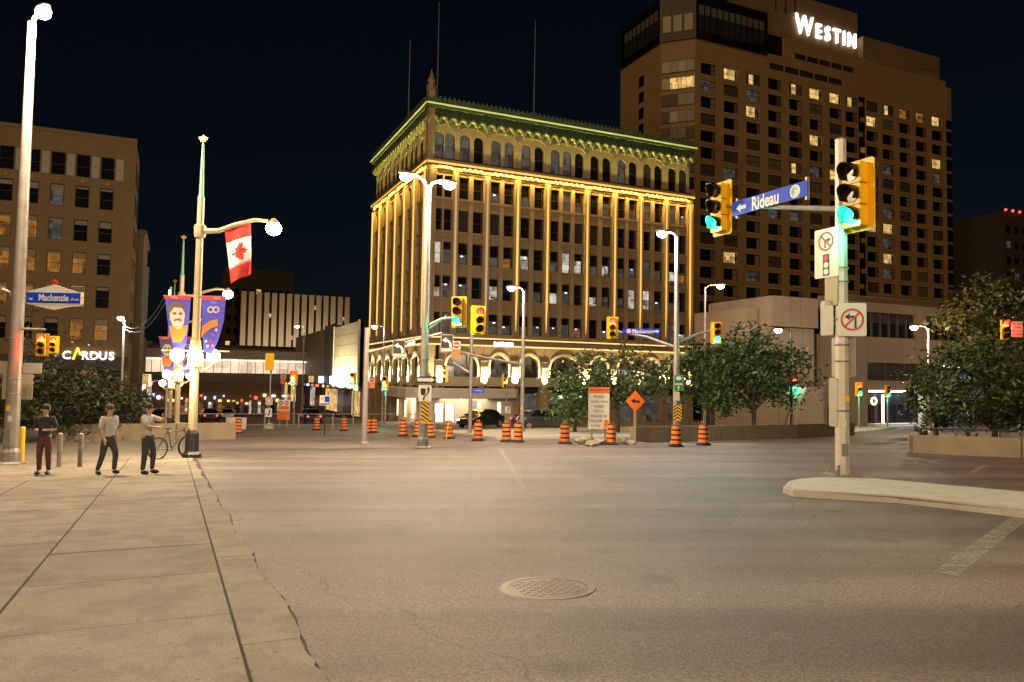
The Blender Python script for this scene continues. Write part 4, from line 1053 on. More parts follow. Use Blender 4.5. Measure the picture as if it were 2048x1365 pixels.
streetlight("slim lamp pole with a curved arm left of the gold block", b, top(764, 656, b.y), [(-.55, -.1, .1)], .09, .06, power=350, col=COOL, lens=M_LAMPC)
b = rel(603, 850, 95)
streetlight("small distant lamp pole by the skybridge end", b, top(604, 655, b.y), [(-.6, -.1, .1)], .09, .06, power=250, col=COOL, lens=M_LAMPC)
b = rel(2040, 850, 60)
streetlight("lamp pole half hidden by the tree at the right edge", b, top(2046, 690, b.y), [(-1.0, -.1, .1)], .1, .06, power=500)
b = rel(1583, 850, 48)
streetlight("dark lamp pole standing behind the left side of the trees by the mall", b, top(1578, 662, b.y), [(-.6, -.1, .05)], .09, .06, power=90, m=M_DARKM)
# two unseen lamps added behind the viewpoint to light the near ground and pole
streetlight("added unseen street lamp behind the viewpoint at the right", on_ground(9.5, -3.5), 9.5, [(-1.2, .8, .2)], .17, .10, power=6500)
streetlight("added unseen street lamp behind the viewpoint at the left", on_ground(-7.5, -4.0), 9.5, [(1.2, .8, .2)], .17, .10, power=4200)

# ------------------------------------------------------------------ traffic signals
def signal(label, c, rz, lit, size=1.2, arm_to=None, lens_lit=None, back=True, group="traffic signals"):
    """c = centre of the head; lit 'R','A','G' or None"""
    t = thing("traffic_signal", label, "traffic light", c, rz, group); s = size / 1.2
    if back: MB().poly(rrect(.62*s, 1.2*s, .06*s), .05*s, .07*s).build("backboard", M_YELLOW, t)
    for k, key in ((1, 'R'), (0, 'A'), (-1, 'G')):
        z = k*.36*s; r = .15*s if key != 'R' else .15*s
        h = MB().poly(rrect(.36*s, .345*s, .03*s), -.12*s, .045*s).build("housing", M_YELLOW, t, loc=(0, 0, z))
        m = {'R': M_SIGR, 'A': M_SIGA, 'G': M_SIGG}[key] if lit and key in lit else M_LENSOFF
        MB().ring((0, 0), r*.93, .0001, -.135*s, -.121*s, 20).build("lens", m, h)
        if lit and key in lit: lamp('POINT', 'signal_glow', (0, -.26*s, -.05*s), {'R': 130, 'A': 50, 'G': 110}[key], {'R': (1, .03, .015), 'A': (1, .45, .05), 'G': (.03, 1, .6)}[key], h, .1*s)
        # tunnel visor, open below
        v = MB(); n = 14
        A = [D2R(-35 + 250*q/n) for q in range(n+1)]
        ra, rb = r*1.08, r*1.0
        rows_ = []
        for a in A:
            ext = .23*s*(0.55 + .45*max(0, math.sin(a)))
            rows_.append([v._v((rr*math.cos(a), yy, rr*math.sin(a))) for rr, yy in ((ra, -.121*s), (ra, -.121*s-ext), (rb, -.121*s-ext), (rb, -.121*s))])
        for q in range(n):
            for w in range(4):
                v.bm.faces.new([rows_[q][w], rows_[q][(w+1) % 4], rows_[q+1][(w+1) % 4], rows_[q+1][w]])
        v.build("visor", M_VISOR, h, smooth=False)
    return t
def arm(label, a, b, r=.06, name="mast_arm", m=M_GALV, bend=0.0):
    a, b = Vector(a), Vector(b); mid = (a+b)/2 + Vector((0, 0, bend))
    t = MB().tube([Vector((0,0,0)), mid-a, b-a], [r*1.2, r, r*.8], 8).build(name, m, None, smooth=True, loc=a)
    return tag(t, label, "mast arm")
# --- near pole on the median (signals left/right, Rideau sign)
pm_ = P(1685, 962, 16.0); PB = Vector((pm_.x, pm_.y, gz(pm_.x, pm_.y) + .13))
pole = thing("signal_pole", "pale eight sided signal pole on the near median", "pole", PB)
ph = P(1680, 281, 16.0).z - PB.z
MB().tube([(0, 0, 0), (0, 0, ph)], [.155, .118], 8).build("shaft", mat("pale_galvanised", (.62, .55, .46), .5, .3, var=.12, scale=5), pole)
MB().box(-.30, .30, -.30, .30, 0, .035).build("base_plate", M_GALV, pole)
for sx in (-1, 1):
    for sy in (-1, 1):
        MB().tube([(.24*sx, .24*sy, .03), (.24*sx, .24*sy, .14)], .03, 6).build("anchor_bolt", M_GALV, pole)
for z_, m_, x_ in ((1.1, M_WHITE, -.03), (1.62, M_SIGY, .04)): MB().poly(rrect(.10, .13, .01), -.004, 0).build("sticker", m_, pole, loc=(x_, -.150, z_))
MB().obox((0, -.145, .55), .13, .03, .26).build("access_panel", M_GREYM, pole)
gs = MB()
for k in range(4): a = D2R(45+90*k); gs.obox((.19*math.cos(a), .19*math.sin(a), .13), .14, .02, .2, a)
gs.build("gusset", M_GALV, pole)
MB().lathe([(.12, 0), (.126, .02), (.05, .05)], 8, (0, 0, ph)).build("cap", M_GALV, pole)
for z in (1.35, 2.4, 2.75, 3.3, 4.1, 4.4): MB().lathe([(.150, z), (.158, z+.005), (.158, z+.03), (.150, z+.035)], 12, cap=False).build("strap", M_GREYM, pole)
def pole_at(t, z): return PB + V*t + Vector((0, 0, z))
def z_of(px, py, t): q = PB + V*t; d = ray(px, py); k = q.y/d.y; return CAM_H + d.z*k
zA = z_of(1690, 392, 0)
signal("large yellow signal head on the near pole showing green", Vector((*(PB + V*-.42 - U*.02).xy, (z_of(1714, 325, -.4)+z_of(1714, 460, -.4))/2)), FACE_MU, 'G', 1.52)
signal("yellow signal head at the tip of the near arm showing green", Vector((*(PB + V*3.85 - U*.06).xy, (z_of(1443, 363, 3.85)+z_of(1443, 472, 3.85))/2)), FACE_MU, 'G', 1.42)
za = z_of(1640, 415, .6); 
arm("pale mast arm of the near pole", Vector((*(PB + V*.1).xy, z_of(1670, 418, .1))), Vector((*(PB + V*3.8).xy, z_of(1450, 412, 3.8))), .055)
# --- generic flat signs
def sign(name, label, c, rz, w, h, m=M_WHITE, border=None, r=.04, cat="sign", group=None):
    t = thing(name, label, cat, c, rz, group)
    MB().poly(rrect(w, h, r), -.012, .012).build("plate", m, t)
    if border:
        b_ = MB(); o, i = rrect(w*.97, h-.03*w, r), rrect(w*.97-.04*w, h-.07*w, r*.8)
        va = [b_._v((x, -.0135, z)) for x, z in o]; vb = [b_._v((x, -.0135, z)) for x, z in i]
        for q in range(len(o)): j = (q+1) % len(o); b_.bm.faces.new([va[q], va[j], vb[j], vb[q]])
        b_.build("border", border, t)
    MB().box(-.03, .03, .012, .05, -h*.4, h*.4).build("bracket", M_GALV, t)
    return t
def bar2(x0, z0, x1, z1, w):
    d = Vector((x1-x0, z1-z0)).normalized(); n = Vector((-d.y, d.x))*w/2
    return [(x0+n.x, z0+n.y), (x1+n.x, z1+n.y), (x1-n.x, z1-n.y), (x0-n.x, z0-n.y)]
def arrow_pts(L, w, hw, hl): return [(-L/2, -w/2), (L/2-hl, -w/2), (L/2-hl, -hw/2), (L/2, 0), (L/2-hl, hw/2), (L/2-hl, w/2), (-L/2, w/2)]
def xf(pts, sx=1, sz=1, dx=0, dz=0, a=0):
    c, s = math.cos(a), math.sin(a); return [((x*sx)*c - (z*sz)*s + dx, (x*sx)*s + (z*sz)*c + dz) for x, z in pts]
def turn_arrow(t, s, dx, dz, left, m=M_BLACK):
    k = -1 if left else 1
    MB().poly([(k*x*s+dx, z*s+dz) for x, z in ((-.20, -.42), (-.10, -.42), (-.10, .08), (.12, .08), (.12, -.04), (.36, .14), (.12, .32), (.12, .20), (-.20, .20))], -.0165, -.0125).build("arrow", m, t)
def prohibit(t, r, dx, dz, w=.045, flip=False):
    MB().ring((dx, dz), r, r-w, -.020, -.0125, 40).build("red_ring", M_RED, t)
    k = -1 if flip else 1
    MB().poly(bar2(dx-k*r*.68, dz+r*.68, dx+k*r*.68, dz-r*.68, w), -.0215, -.0168).build("red_bar", M_RED, t)
cz_ = lambda p1, p2, tt: (z_of(*p1, tt) + z_of(*p2, tt))/2
s1c = PB + V*.24 - U*.17
sg1 = sign("road_sign", "white no right turn on red sign on the near pole", Vector((*s1c.xy, cz_((1666, 460), (1666, 556), .24))), FACE_MU, .64, 1.07, M_WHITE, None)
turn_arrow(sg1, .30, .02, .24, False); prohibit(sg1, .205, 0, .255, .032)
MB().poly(rrect(.17, .47, .01), -.0165, -.0125).build("signal_symbol", M_BLACK, sg1, loc=(0, 0, -.26))
for k, m in ((1, M_RED), (0, M_WHITE), (-1, M_WHITE)): MB().ring((0, -.26+.148*k), .066, .0001, -.019, -.0168, 20).build("signal_dot", m, sg1)
s2c = PB + Vector((.14, -.19, 0))
sg2 = sign("road_sign", "white no left turn sign lower on the near pole", Vector((*s2c.xy, cz_((1692, 608), (1692, 674), 0))), D2R(-9), .565, .70, M_WHITE, None)
turn_arrow(sg2, .42, 0, .0, True); prohibit(sg2, .235, 0, 0, .04, True)
for (u_, v_, z1, z2, w, lab) in ((-.16, .24, 603, 672, .34, "upper"), (.12, .06, 676, 754, .62, "middle"), (-.12, .2, 756, 852, .22, "lowest")):
    zc = cz_((1660, z1), (1660, z2), .3); hh = abs(z_of(1660, z1, .3) - z_of(1660, z2, .3))
    q = PB + V*v_ + U*u_
    if lab == "lowest": q = PB + V*.10 - U*.14
    t = sign("road_sign", f"blank grey back of the {lab} side facing sign on the near pole", Vector((*q.xy, zc)), FACE_MU if lab != "middle" else FACE_MU, w, hh, mat("sign_back_grey", (.45, .42, .36), .5, .2), None)
q = PB - U*.16 + V*.12; t = sign("control_box", "narrow pale box strapped to the near pole between the signs", Vector((*q.xy, cz_((1672, 560), (1672, 606), .1))), FACE_MU, .34, .62, mat("box_tan", (.46, .37, .24), .6), None, cat="box")
# --- Rideau street name blade
def blade(label, c, rz, L, h, group=None, m=M_BLUE): return sign("street_name_sign", label, c, rz, L, h, m, None, .02, "sign", group)
tc0, tc1 = .86, 3.3; tm = (tc0+tc1)/2
rc = PB + V*tm - U*.10
rb_ = blade("blue blade with arrow and street name on the near arm", Vector((*rc.xy, cz_((1546, 385), (1546, 416), tm))), FACE_MU, 2.5, .36)
MB().poly(xf(arrow_pts(.36, .09, .22, .16), -1, 1, -.92, -.01), -.0165, -.0125).build("arrow", M_WHITE, rb_)
letters("Rideau", .46, M_WHITE, rb_, -.08, -.0145, -.02, sx=.74, bold=.012)
MB().ring((.88, 0), .155, .0001, -.0145, -.0125, 28).build("emblem_disc", M_WHITE, rb_)
for r_, a0, a1, m in ((.125, 40, 330, mat("emblem_green", (.16, .45, .12), .5)), (.085, -30, 250, mat("emblem_blue", (.12, .25, .42), .5)), (.05, 60, 330, MATS["emblem_green"])):
    pts_o = [(r_*math.cos(D2R(a))*.9, r_*math.sin(D2R(a))) for a in range(a0, a1+1, 12)]; pts_i = [((r_-.022)*math.cos(D2R(a))*.9+.006, (r_-.022)*math.sin(D2R(a))) for a in range(a0, a1+1, 12)]
    MB().poly([(x+.88, z) for x, z in pts_o] + [(x+.88, z) for x, z in pts_i[::-1]], -.0165, -.0148).build("emblem_swirl", m, rb_)
for x in (-1.1, 1.2): MB().box(x-.03, x+.03, .0, .08, -.26, .26).build("clamp", M_GALV, rb_)

# --- pole L6: signals, Mackenzie blade, destination and chevron signs
Y6 = L6.y
def at6(px, py, dy=0): return P(px, py, Y6+dy)
arm("left mast arm of the pole by the construction signs", at6(1354, 697), at6(1236, 664, .3), .07, bend=.12)
arm("right mast arm of the pole by the construction signs", at6(1354, 686), at6(1430, 660, .2), .06, bend=.08)
signal("yellow signal head showing red beside the small blue blade", at6(1225, 656, -.1), face(-.12, -1), 'R', 1.0)
signal("yellow signal head showing green above the trees", at6(1433, 666, -.1), face(.0, -1), 'G', .98)
mb = blade("small blue blade with emblem, street name and right arrow", at6(1283, 663, -.05), face(-.08, -1), 1.66, .25)
letters("Mackenzie", .25, M_WHITE, mb, .06, -.0145, -.01, sx=.9, bold=.004)
MB().ring((-.56, 0), .10, .0001, -.0145, -.0125, 20).build("emblem_disc", M_WHITE, mb); MB().ring((-.56, 0), .075, .05, -.0165, -.0148, 18).build("emblem_swirl", M_RED, mb)
MB().poly(xf(arrow_pts(.26, .06, .16, .11), 1, 1, .66, 0), -.0165, -.0125).build("arrow", M_WHITE, mb)
q = at6(1357, 766, -.2); gsn = sign("destination_sign", "green sign with white emblem and up arrow on the pole", q, 0, .40, .70, M_GREEN, M_WHITE)
MB().ring((0, .2), .09, .0001, -.0165, -.0138, 16, 1.4).build("emblem", M_WHITE, gsn); MB().box(-.18, .18, -.0165, -.0138, -.09, -.03).build("lettering_band", M_WHITE, gsn)
MB().poly(xf(arrow_pts(.2, .05, .13, .1), 1, 1, 0, -.22, D2R(90)), -.0165, -.0138).build("arrow", M_WHITE, gsn)
sign("parking_sign", "small pale parking sign below the green destination sign", at6(1353, 793, -.2), 0, .27, .40, mat("pale_sign2", (.6, .52, .40), .5), None)
hz = sign("chevron_board", "yellow and black chevron board low on the pole", at6(1355, 826, -.2), 0, .38, .72, M_SIGY, None, .02)
for k in range(5):
    z = -.36 + .145*k
    MB().poly([(-.185, z), (0, z+.13), (.185, z), (.185, z+.065), (0, z+.195), (-.185, z+.065)] if z+.195 < .355 else [(-.185, z), (0, z+.13), (.185, z), (.185, z+.05), (0, z+.175), (-.185, z+.05)], -.0165, -.0125).build("chevron", M_BLACK, hz)

# --- pole L3: signals, keep right, one way, hazard board
Y3 = L3.y
def at3(px, py, dy=0): return P(px, py, Y3+dy)
arm("signal arm reaching right from the twin lamp pole", at3(856, 652), at3(912, 636), .055, bend=.12); arm("lower stay of the twin lamp pole arm", at3(856, 660), at3(893, 632), .04)
signal("yellow signal head showing green on the twin lamp pole", at3(917, 624, -.1), face(-.3, -1), 'G', 1.2)
signal("yellow signal head showing red beside the green one", at3(957, 641, 5), face(.35, -1), 'R', 1.32)
ow = sign("one_way_sign", "black one way board with white arrow on the twin lamp pole", at3(852, 760, -.25), 0, .72, .25, M_BLACK, None, .02)
MB().poly(xf(arrow_pts(.66, .13, .2, .14), 1, 1), -.0165, -.0125).build("arrow", M_WHITE, ow)
kr = sign("keep_right_sign", "white keep right sign on the twin lamp pole", at3(850, 787, -.25), 0, .50, .62, M_WHITE, None)
MB().poly([(-.17, .17), (-.07, .19), (.03, .17), (.01, -.04), (-.07, -.1), (-.15, -.04)], -.0165, -.0125).build("island_symbol", M_BLACK, kr)
cv = [(-.05, -.26), (-.03, -.15), (.05, -.05), (.12, .03), (.13, .12)]
lft = [(x-.03, z) for x, z in cv]; rgt = [(x+.03, z) for x, z in cv]
MB().poly(lft + [(.07, .12), (.13, .27), (.19, .12)] + rgt[::-1], -.0165, -.0125).build("arrow", M_BLACK, kr)
hb = sign("hazard_board", "yellow board with black diagonal stripes on the twin lamp pole", at3(850, 825, -.25), 0, .30, .86, M_SIGY, None, .01)
for k in range(6):
    z = -.40 + .15*k
    pts = [(-.149, z+.12), (-.149, z+.19), (.149, z-.02+.0), (.149, z-.09)]
    pts = [(x, max(-.428, min(.428, zz))) for x, zz in pts]
    MB().poly(pts, -.0165, -.0125).build("black_stripe", M_BLACK, hb)

# --- pole at 728 with long arm carrying SUSSEX and GEORGE
B7 = base_at(728, 888); Y7 = B7.y
def at7(px, py, dy=0): return P(px, py, Y7+dy)
gp = thing("sign_gantry_pole", "plain grey pole carrying the long sign arm left of the twin lamps", "pole", B7)
hp = at7(730, 656).z - B7.z
MB().tube([(0, 0, -.05), (0, 0, hp)], [.13, .11], 10).build("shaft", M_GALV, gp, smooth=True); MB().lathe([(.2, 0), (.2, .06), (.14, .1)], 10).build("base_plate", M_GALV, gp)
arm("long sloping sign arm of the grey pole", at7(730, 707), at7(884, 666), .055)
for txt, px, py, lab in (("SUSSEX", 798, 698, "dark left turn sign with a street name plate, the left of two"), ("GEORGE", 894, 687, "dark left turn sign with a street name plate, the right of two")):
    t = sign("turn_sign", lab, at7(px, py, -.15), 0, .54, .76, M_BLACK, M_WHITE)
    cvp = [(.16, -.16), (.16, -.02), (.10, .1), (-.02, .16)]
    MB().poly([(.11, -.18), (.11, -.04), (.06, .05), (-.04, .09), (-.04, .03), (-.20, .135), (-.04, .25), (-.04, .18), (.10, .12), (.19, -.0), (.20, -.18)], -.0165, -.014).build("arrow", M_WHITE, t)
    MB().box(-.23, .23, -.0155, -.0138, -.33, -.215).build("name_plate", M_WHITE, t)
    letters(txt, .115, M_BLACK, t, 0, -.0175, -.272, bold=.002)
# --- L5 arm with no-entry sign
arm("long sloping arm from the lamp pole to the no entry sign", P(1045, 731, 46), P(914, 704, 42), .07)
def no_entry(px, py, Y, s, lab, orange=True):
    t = sign("no_entry_sign", lab, P(px, py, Y), 0, .62*s, .62*s, M_WHITE, None)
    MB().ring((0, 0), .27*s, .0001, -.0165, -.0125, 24).build("red_disc", M_RED, t); MB().box(-.19*s, .19*s, -.019, -.0167, -.05*s, .05*s).build("white_bar", M_WHITE, t)
    if orange: MB().poly(rrect(.62*s, .62*s, .03), -.012, .012).build("orange_plate", M_ORANGE, t, loc=(0, 0, -.65*s))
no_entry(913, 691, 41.8, .72, "no entry sign over a blank orange plate before the gold arches")
no_entry(744, 759, 60, .75, "no entry sign over an orange plate left of the gold block")
no_entry(567, 752, 70, .8, "no entry sign over a pale plate by the skybridge end")
# --- pole L4
B4 = rel(940, 850, 43)
g4 = thing("signal_post", "slim galvanised post with a short stay and small blue plate before the doors", "pole", B4)
h4 = P(940, 640, 43).z - B4.z
MB().tube([(0, 0, -.05), (0, 0, h4)], [.11, .09], 10).build("shaft", M_GALV, g4, smooth=True)
MB().tube([(0, 0, P(940, 748, 43).z-B4.z), (P(906, 727, 43).x-B4.x, 0, P(906, 727, 43).z-B4.z)], .06, 8).build("stay", M_GALV, g4)
MB().tube([(-.12, 0, P(940, 670, 43).z-B4.z), (.08, -.05, P(940, 690, 43).z-B4.z)], .03, 6).build("cable", M_DARKM, g4)
bp_ = blade("tiny blue street name plate on the slim post", P(956, 782, 42.8), 0, .70, .24)
letters("av. GEORGE", .10, M_WHITE, bp_, 0, -.0145, 0)
signal("yellow signal head seen side on with amber lamps before the arches", P(894, 748, 42.5), face(-1, -.25), 'RA', 1.05, back=False)
signal("small yellow signal head seen side on by the right end of the canopy", P(1007, 762, 60), face(.9, -.4), 'A', 1.25, back=False)
p5 = rel(1012, 850, 60); t = thing("signal_post", "thin grey post under the small side on signal by the canopy", "pole", p5); MB().tube([(0, 0, 0), (0, 0, P(1012, 745, 60).z-p5.z)], .06, 8).build("shaft", M_GALV, t)
kp = sign("keep_right_sign", "tiny keep right sign low on the post by the canopy end", P(1015, 820, 59.8), 0, .4, .55, M_WHITE, None)
MB().poly([(-.03, -.2), (.03, -.2), (.12, .1), (.17, .1), (.09, .22), (.01, .1), (.06, .1)], -.0165, -.0125).build("arrow", M_BLACK, kp)
for (px, py, Y, s_, lit, nx, lab) in ((706, 759, 62, 1.15, 'AG', -.3, "yellow far signal with green lamp left of the grey pole"), (770, 767, 60, 1.15, 'AG', -.2, "yellow far signal with amber and green lamps beside the gold block"),
        (587, 757, 66, 1.3, 'RAG', 0, "far signal glowing red and green by the store panels"), (1588, 766, 58, 1.0, 'RG', 0, "far signal glowing red and green in front of the trees by the mall"),
        (1718, 779, 56, 1.05, 'RG', 0, "far signal glowing red and green right of the near pole"), (1775, 783, 60, .95, 'G', .2, "dim yellow far signal before the mall entrance")):
    signal(lab, P(px, py, Y), face(nx, -1), lit, s_)
    q = rel(px, 850, Y+.2); t = thing("signal_post", "slim grey post under the " + {706: "green lit far signal left of the grey pole", 770: "amber and green far signal beside the gold block", 587: "red and green signal by the store panels", 1588: "red and green signal before the trees", 1718: "red and green signal right of the near pole", 1775: "dim far signal before the mall entrance"}[px], "pole", q)
    MB().tube([(0, 0, 0), (0, 0, P(px, py+10, Y).z - q.z)], .07, 8).build("shaft", M_GALV, t)
signal("back of a yellow signal on a thin post before the skybridge", P(540, 724, 55), face(0, 1), None, 1.25)
q = rel(538, 856, 55.2); t = thing("signal_post", "thin post carrying the back facing yellow signal and small signs", "pole", q); MB().tube([(0, 0, 0), (0, 0, P(540, 724, 55).z-q.z)], .05, 8).build("shaft", M_GALV, t); MB().lathe([(.35, 0), (.3, .3), (.12, .42)], 10).build("concrete_foot", M_KERB, t)
sx_ = sign("road_sign", "small no turn sign on the thin post under the back facing signal", P(538, 803, 54.8), 0, .5, .5, M_WHITE, None); MB().ring((0, 0), .2, .15, -.018, -.0125, 20).build("red_ring", M_RED, sx_)
sx_ = sign("keep_right_sign", "small keep right sign on the thin post under the no turn sign", P(537, 826, 54.8), 0, .5, .62, M_WHITE, None); MB().poly([(-.05, -.22), (.03, -.22), (.12, .1), (.18, .1), (.09, .24), (0, .1), (.05, .1)], -.0165, -.0125).build("arrow", M_BLACK, sx_)
# far right: bicycle signal and plate
signal("bright red signal before the right hand tree", P(2008, 660, 27), 0, 'R', .8, back=False)
bs = sign("bicycle_signal_plate", "white plate of small black words beside the red signal at the right edge", P(2034, 659, 27), D2R(4), .42, .56, M_WHITE, None, .01)
for i, tx in enumerate(("BICYCLE", "SIGNAL", "FEUX POUR", "CYCLISTES")): letters(tx, .085, M_BLACK if i != 2 else M_RED, bs, 0, -.0145, .19-.125*i)
arm("thin arm holding the bicycle signal plate at the right edge", P(2041, 662, 27.1), P(2100, 664, 27.1), .035)

# ------------------------------------------------------------------ left side: Mackenzie sign, red signals, pole boxes
b1 = base_at(20, 930); Y1 = b1.y
def at1(px, py, dy=0): return P(px, py, Y1+dy)
mk = thing("street_name_sign", "white six sided sign with blue band and red leaf on the tall left pole", "sign", at1(108, 597, -.2), D2R(3))
k_ = Y1/1500
MB().poly([(-52*k_, 12*k_), (0, 27*k_), (52*k_, 12*k_), (52*k_, -12*k_), (0, -23*k_), (-52*k_, -12*k_)], -.02, .02).build("plate", M_WHITE, mk)
MB().box(-51.8*k_, 51.8*k_, -.024, -.0202, -10*k_, 11*k_).build("blue_band", M_BLUE, mk)
letters("Mackenzie", .25, M_WHITE, mk, 0, -.026, .005, bold=.006, sx=.75); letters("av.", .13, M_WHITE, mk, -.58, -.026, -.02); letters("Ave.", .13, M_WHITE, mk, .57, -.026, -.02)
LEAF = [(0,1),(.12,.72),(.30,.80),(.24,.38),(.46,.60),(.52,.48),(.86,.55),(.74,.25),(.86,.16),(.42,-.22),(.48,-.42),(.06,-.36),(.06,-.85),(-.06,-.85),(-.06,-.36),(-.48,-.42),(-.42,-.22),(-.86,.16),(-.74,.25),(-.86,.55),(-.52,.48),(-.46,.60),(-.24,.38),(-.30,.80),(-.12,.72)]
MB().poly([(x*.10, z*.10 + 31*k_) for x, z in LEAF], -.015, .015).build("maple_leaf", M_RED, mk)
arm("short bracket from the tall left pole to the red signals", at1(40, 658), at1(90, 659), .03)
signal("red signal blazing beside the tall left pole", at1(84, 690, -.15), D2R(12), 'R', .62)
signal("smaller red signal blazing right of the larger one at left", at1(108, 690, 6), D2R(5), 'R', .62)
for (x0_, y0_, x1_, y1_, lab, dy) in ((-30, 722, 22, 748, "pale cross plate behind the tall left pole, left end", .5), (46, 726, 84, 748, "pale cross plate behind the tall left pole, right end", .5), (4, 748, 66, 800, "large pale sign back behind the tall left pole", .6)):
    sign("road_sign", lab, at1((x0_+x1_)/2, (y0_+y1_)/2, dy), 0, (x1_-x0_)*k_, (y1_-y0_)*k_, mat("sign_back_tan", (.5, .44, .36), .5, .1), None)
yp = rel(44, 890, Y1+1.2); t = thing("yellow_post", "short yellow bollard beside the tall left pole", "bollard", yp); MB().tube([(0, 0, 0), (0, 0, .95)], .07, 10).build("post", M_YELLOW, t); MB().ell((0, 0, .95), .07, .07, .05, 10, 6).build("cap", M_YELLOW, t)
cab = MB(); arm("grey curved conduit on the tall left pole", at1(5, 580), at1(36, 628), .05, bend=.25)

# ------------------------------------------------------------------ banner lamp posts
M_BANB = mat("banner_blue", (.05, .05, .42), .8, var=.2, scale=3); M_BANO = mat("banner_orange", (.75, .16, .02), .8, var=.15, scale=5)
M_BANR = mat("banner_red", (.50, .03, .05), .8, var=.3, scale=8); M_BANL = mat("banner_pale", (.46, .36, .30), .8, var=.25, scale=6); M_HAIR = mat("banner_hair", (.10, .07, .07), .8, var=.3, scale=20)
def cloth(out, sub=1, curl=.06, th=.006, y=0):
    """thin cloth panel cut to an outline and bent slightly"""
    b = MB(); b.poly(out, y-th/2, y+th/2)
    return b
def banner_post(label, base, k, full=True, bl=("",""), flaglab=None, first=None):
    t = thing("banner_lamp_post", label, "lamp post", base, 0, "banner lamp posts")
    # sizes in metres for the nearest post, k scales
    h = 8.05*k
    MB().tube([(0, 0, .6*k), (0, 0, h)], [.135*k, .10*k], 12).build("pole", M_TANP, t, smooth=False)
    MB().lathe([(.30, 0), (.30, .12), (.22, .2), (.20, .75), (.16, .85)], 8, (0, 0, 0)).build("base", M_DARKM, t)
    MB().tube([(0, 0, h), (0, 0, h+.15*k), (0, 0, h+1.75*k)], [.12*k, .075*k, .04*k], 10).build("spire", M_GREENP, t)
    MB().poly([(x*.16*k, h+1.9*k+z*.16*k) for x, z in LEAF], -.02, .02).build("finial_leaf", mat("gold_finial", (.55, .25, .05), .4, .5), t)
    MB().lathe([(.16*k, h-1.2*k), (.18*k, h-1.1*k), (.18*k, h-.85*k), (.15*k, h-.8*k)], 12).build("collar", M_TANP, t)
    MB().tube([(0, 0, h-1.0*k), (.6*k, 0, h-.98*k), (1.1*k, 0, h-.78*k), (1.7*k, 0, h-.62*k), (2.1*k, 0, h-.64*k)], [.09*k, .08*k, .07*k, .06*k, .05*k], 10).build("arm", M_TANP, t, smooth=True)
    MB().lathe([(.05*k, .22*k), (.16*k, .1*k), (.2*k, 0)], 14, (2.3*k, 0, h-.78*k)).build("lamp_hood", M_TANP, t)
    MB().ell((2.3*k, 0, h-.88*k), .24*k, .24*k, .22*k, 16, 10).build("lamp_globe", M_LAMPW, t, smooth=True)
    for z, s in ((h-3.05*k, 1), (h-4.75*k, 1)):
        MB().box(-1.05*k, 1.05*k, -.02, .02, z-.02, z+.02).build("banner_rod", M_TANP, t)
    zg = 3.15*k
    MB().lathe([(.15*k, zg-.45*k), (.24*k, zg-.35*k), (.15*k, zg+.5*k)], 10).build("globe_collar", M_TANP, t)
    for a in (0, 90, 180, 270):
        dx, dy = .52*k*math.cos(D2R(a+20)), .52*k*math.sin(D2R(a+20))
        br_ = MB().tube([(0, 0, zg-.3*k), (dx*.6, dy*.6, zg-.42*k), (dx, dy, zg-.26*k)], .035*k, 6).build("globe_bracket", M_TANP, t)
        g_ = MB().ell((dx, dy, zg), .205*k, .205*k, .21*k, 16, 10).build("globe", M_GLOBE, br_, smooth=True)
    return t
LP = base_at(383, 916)
banner_post("tall banner lamp post with flag and globe lamps, nearest", LP, 1.0)
lamp('POINT', "globe_light", LP + Vector((0, -.95, 2.55)), 380, (1, .78, .45), None, .15)
h = 8.05
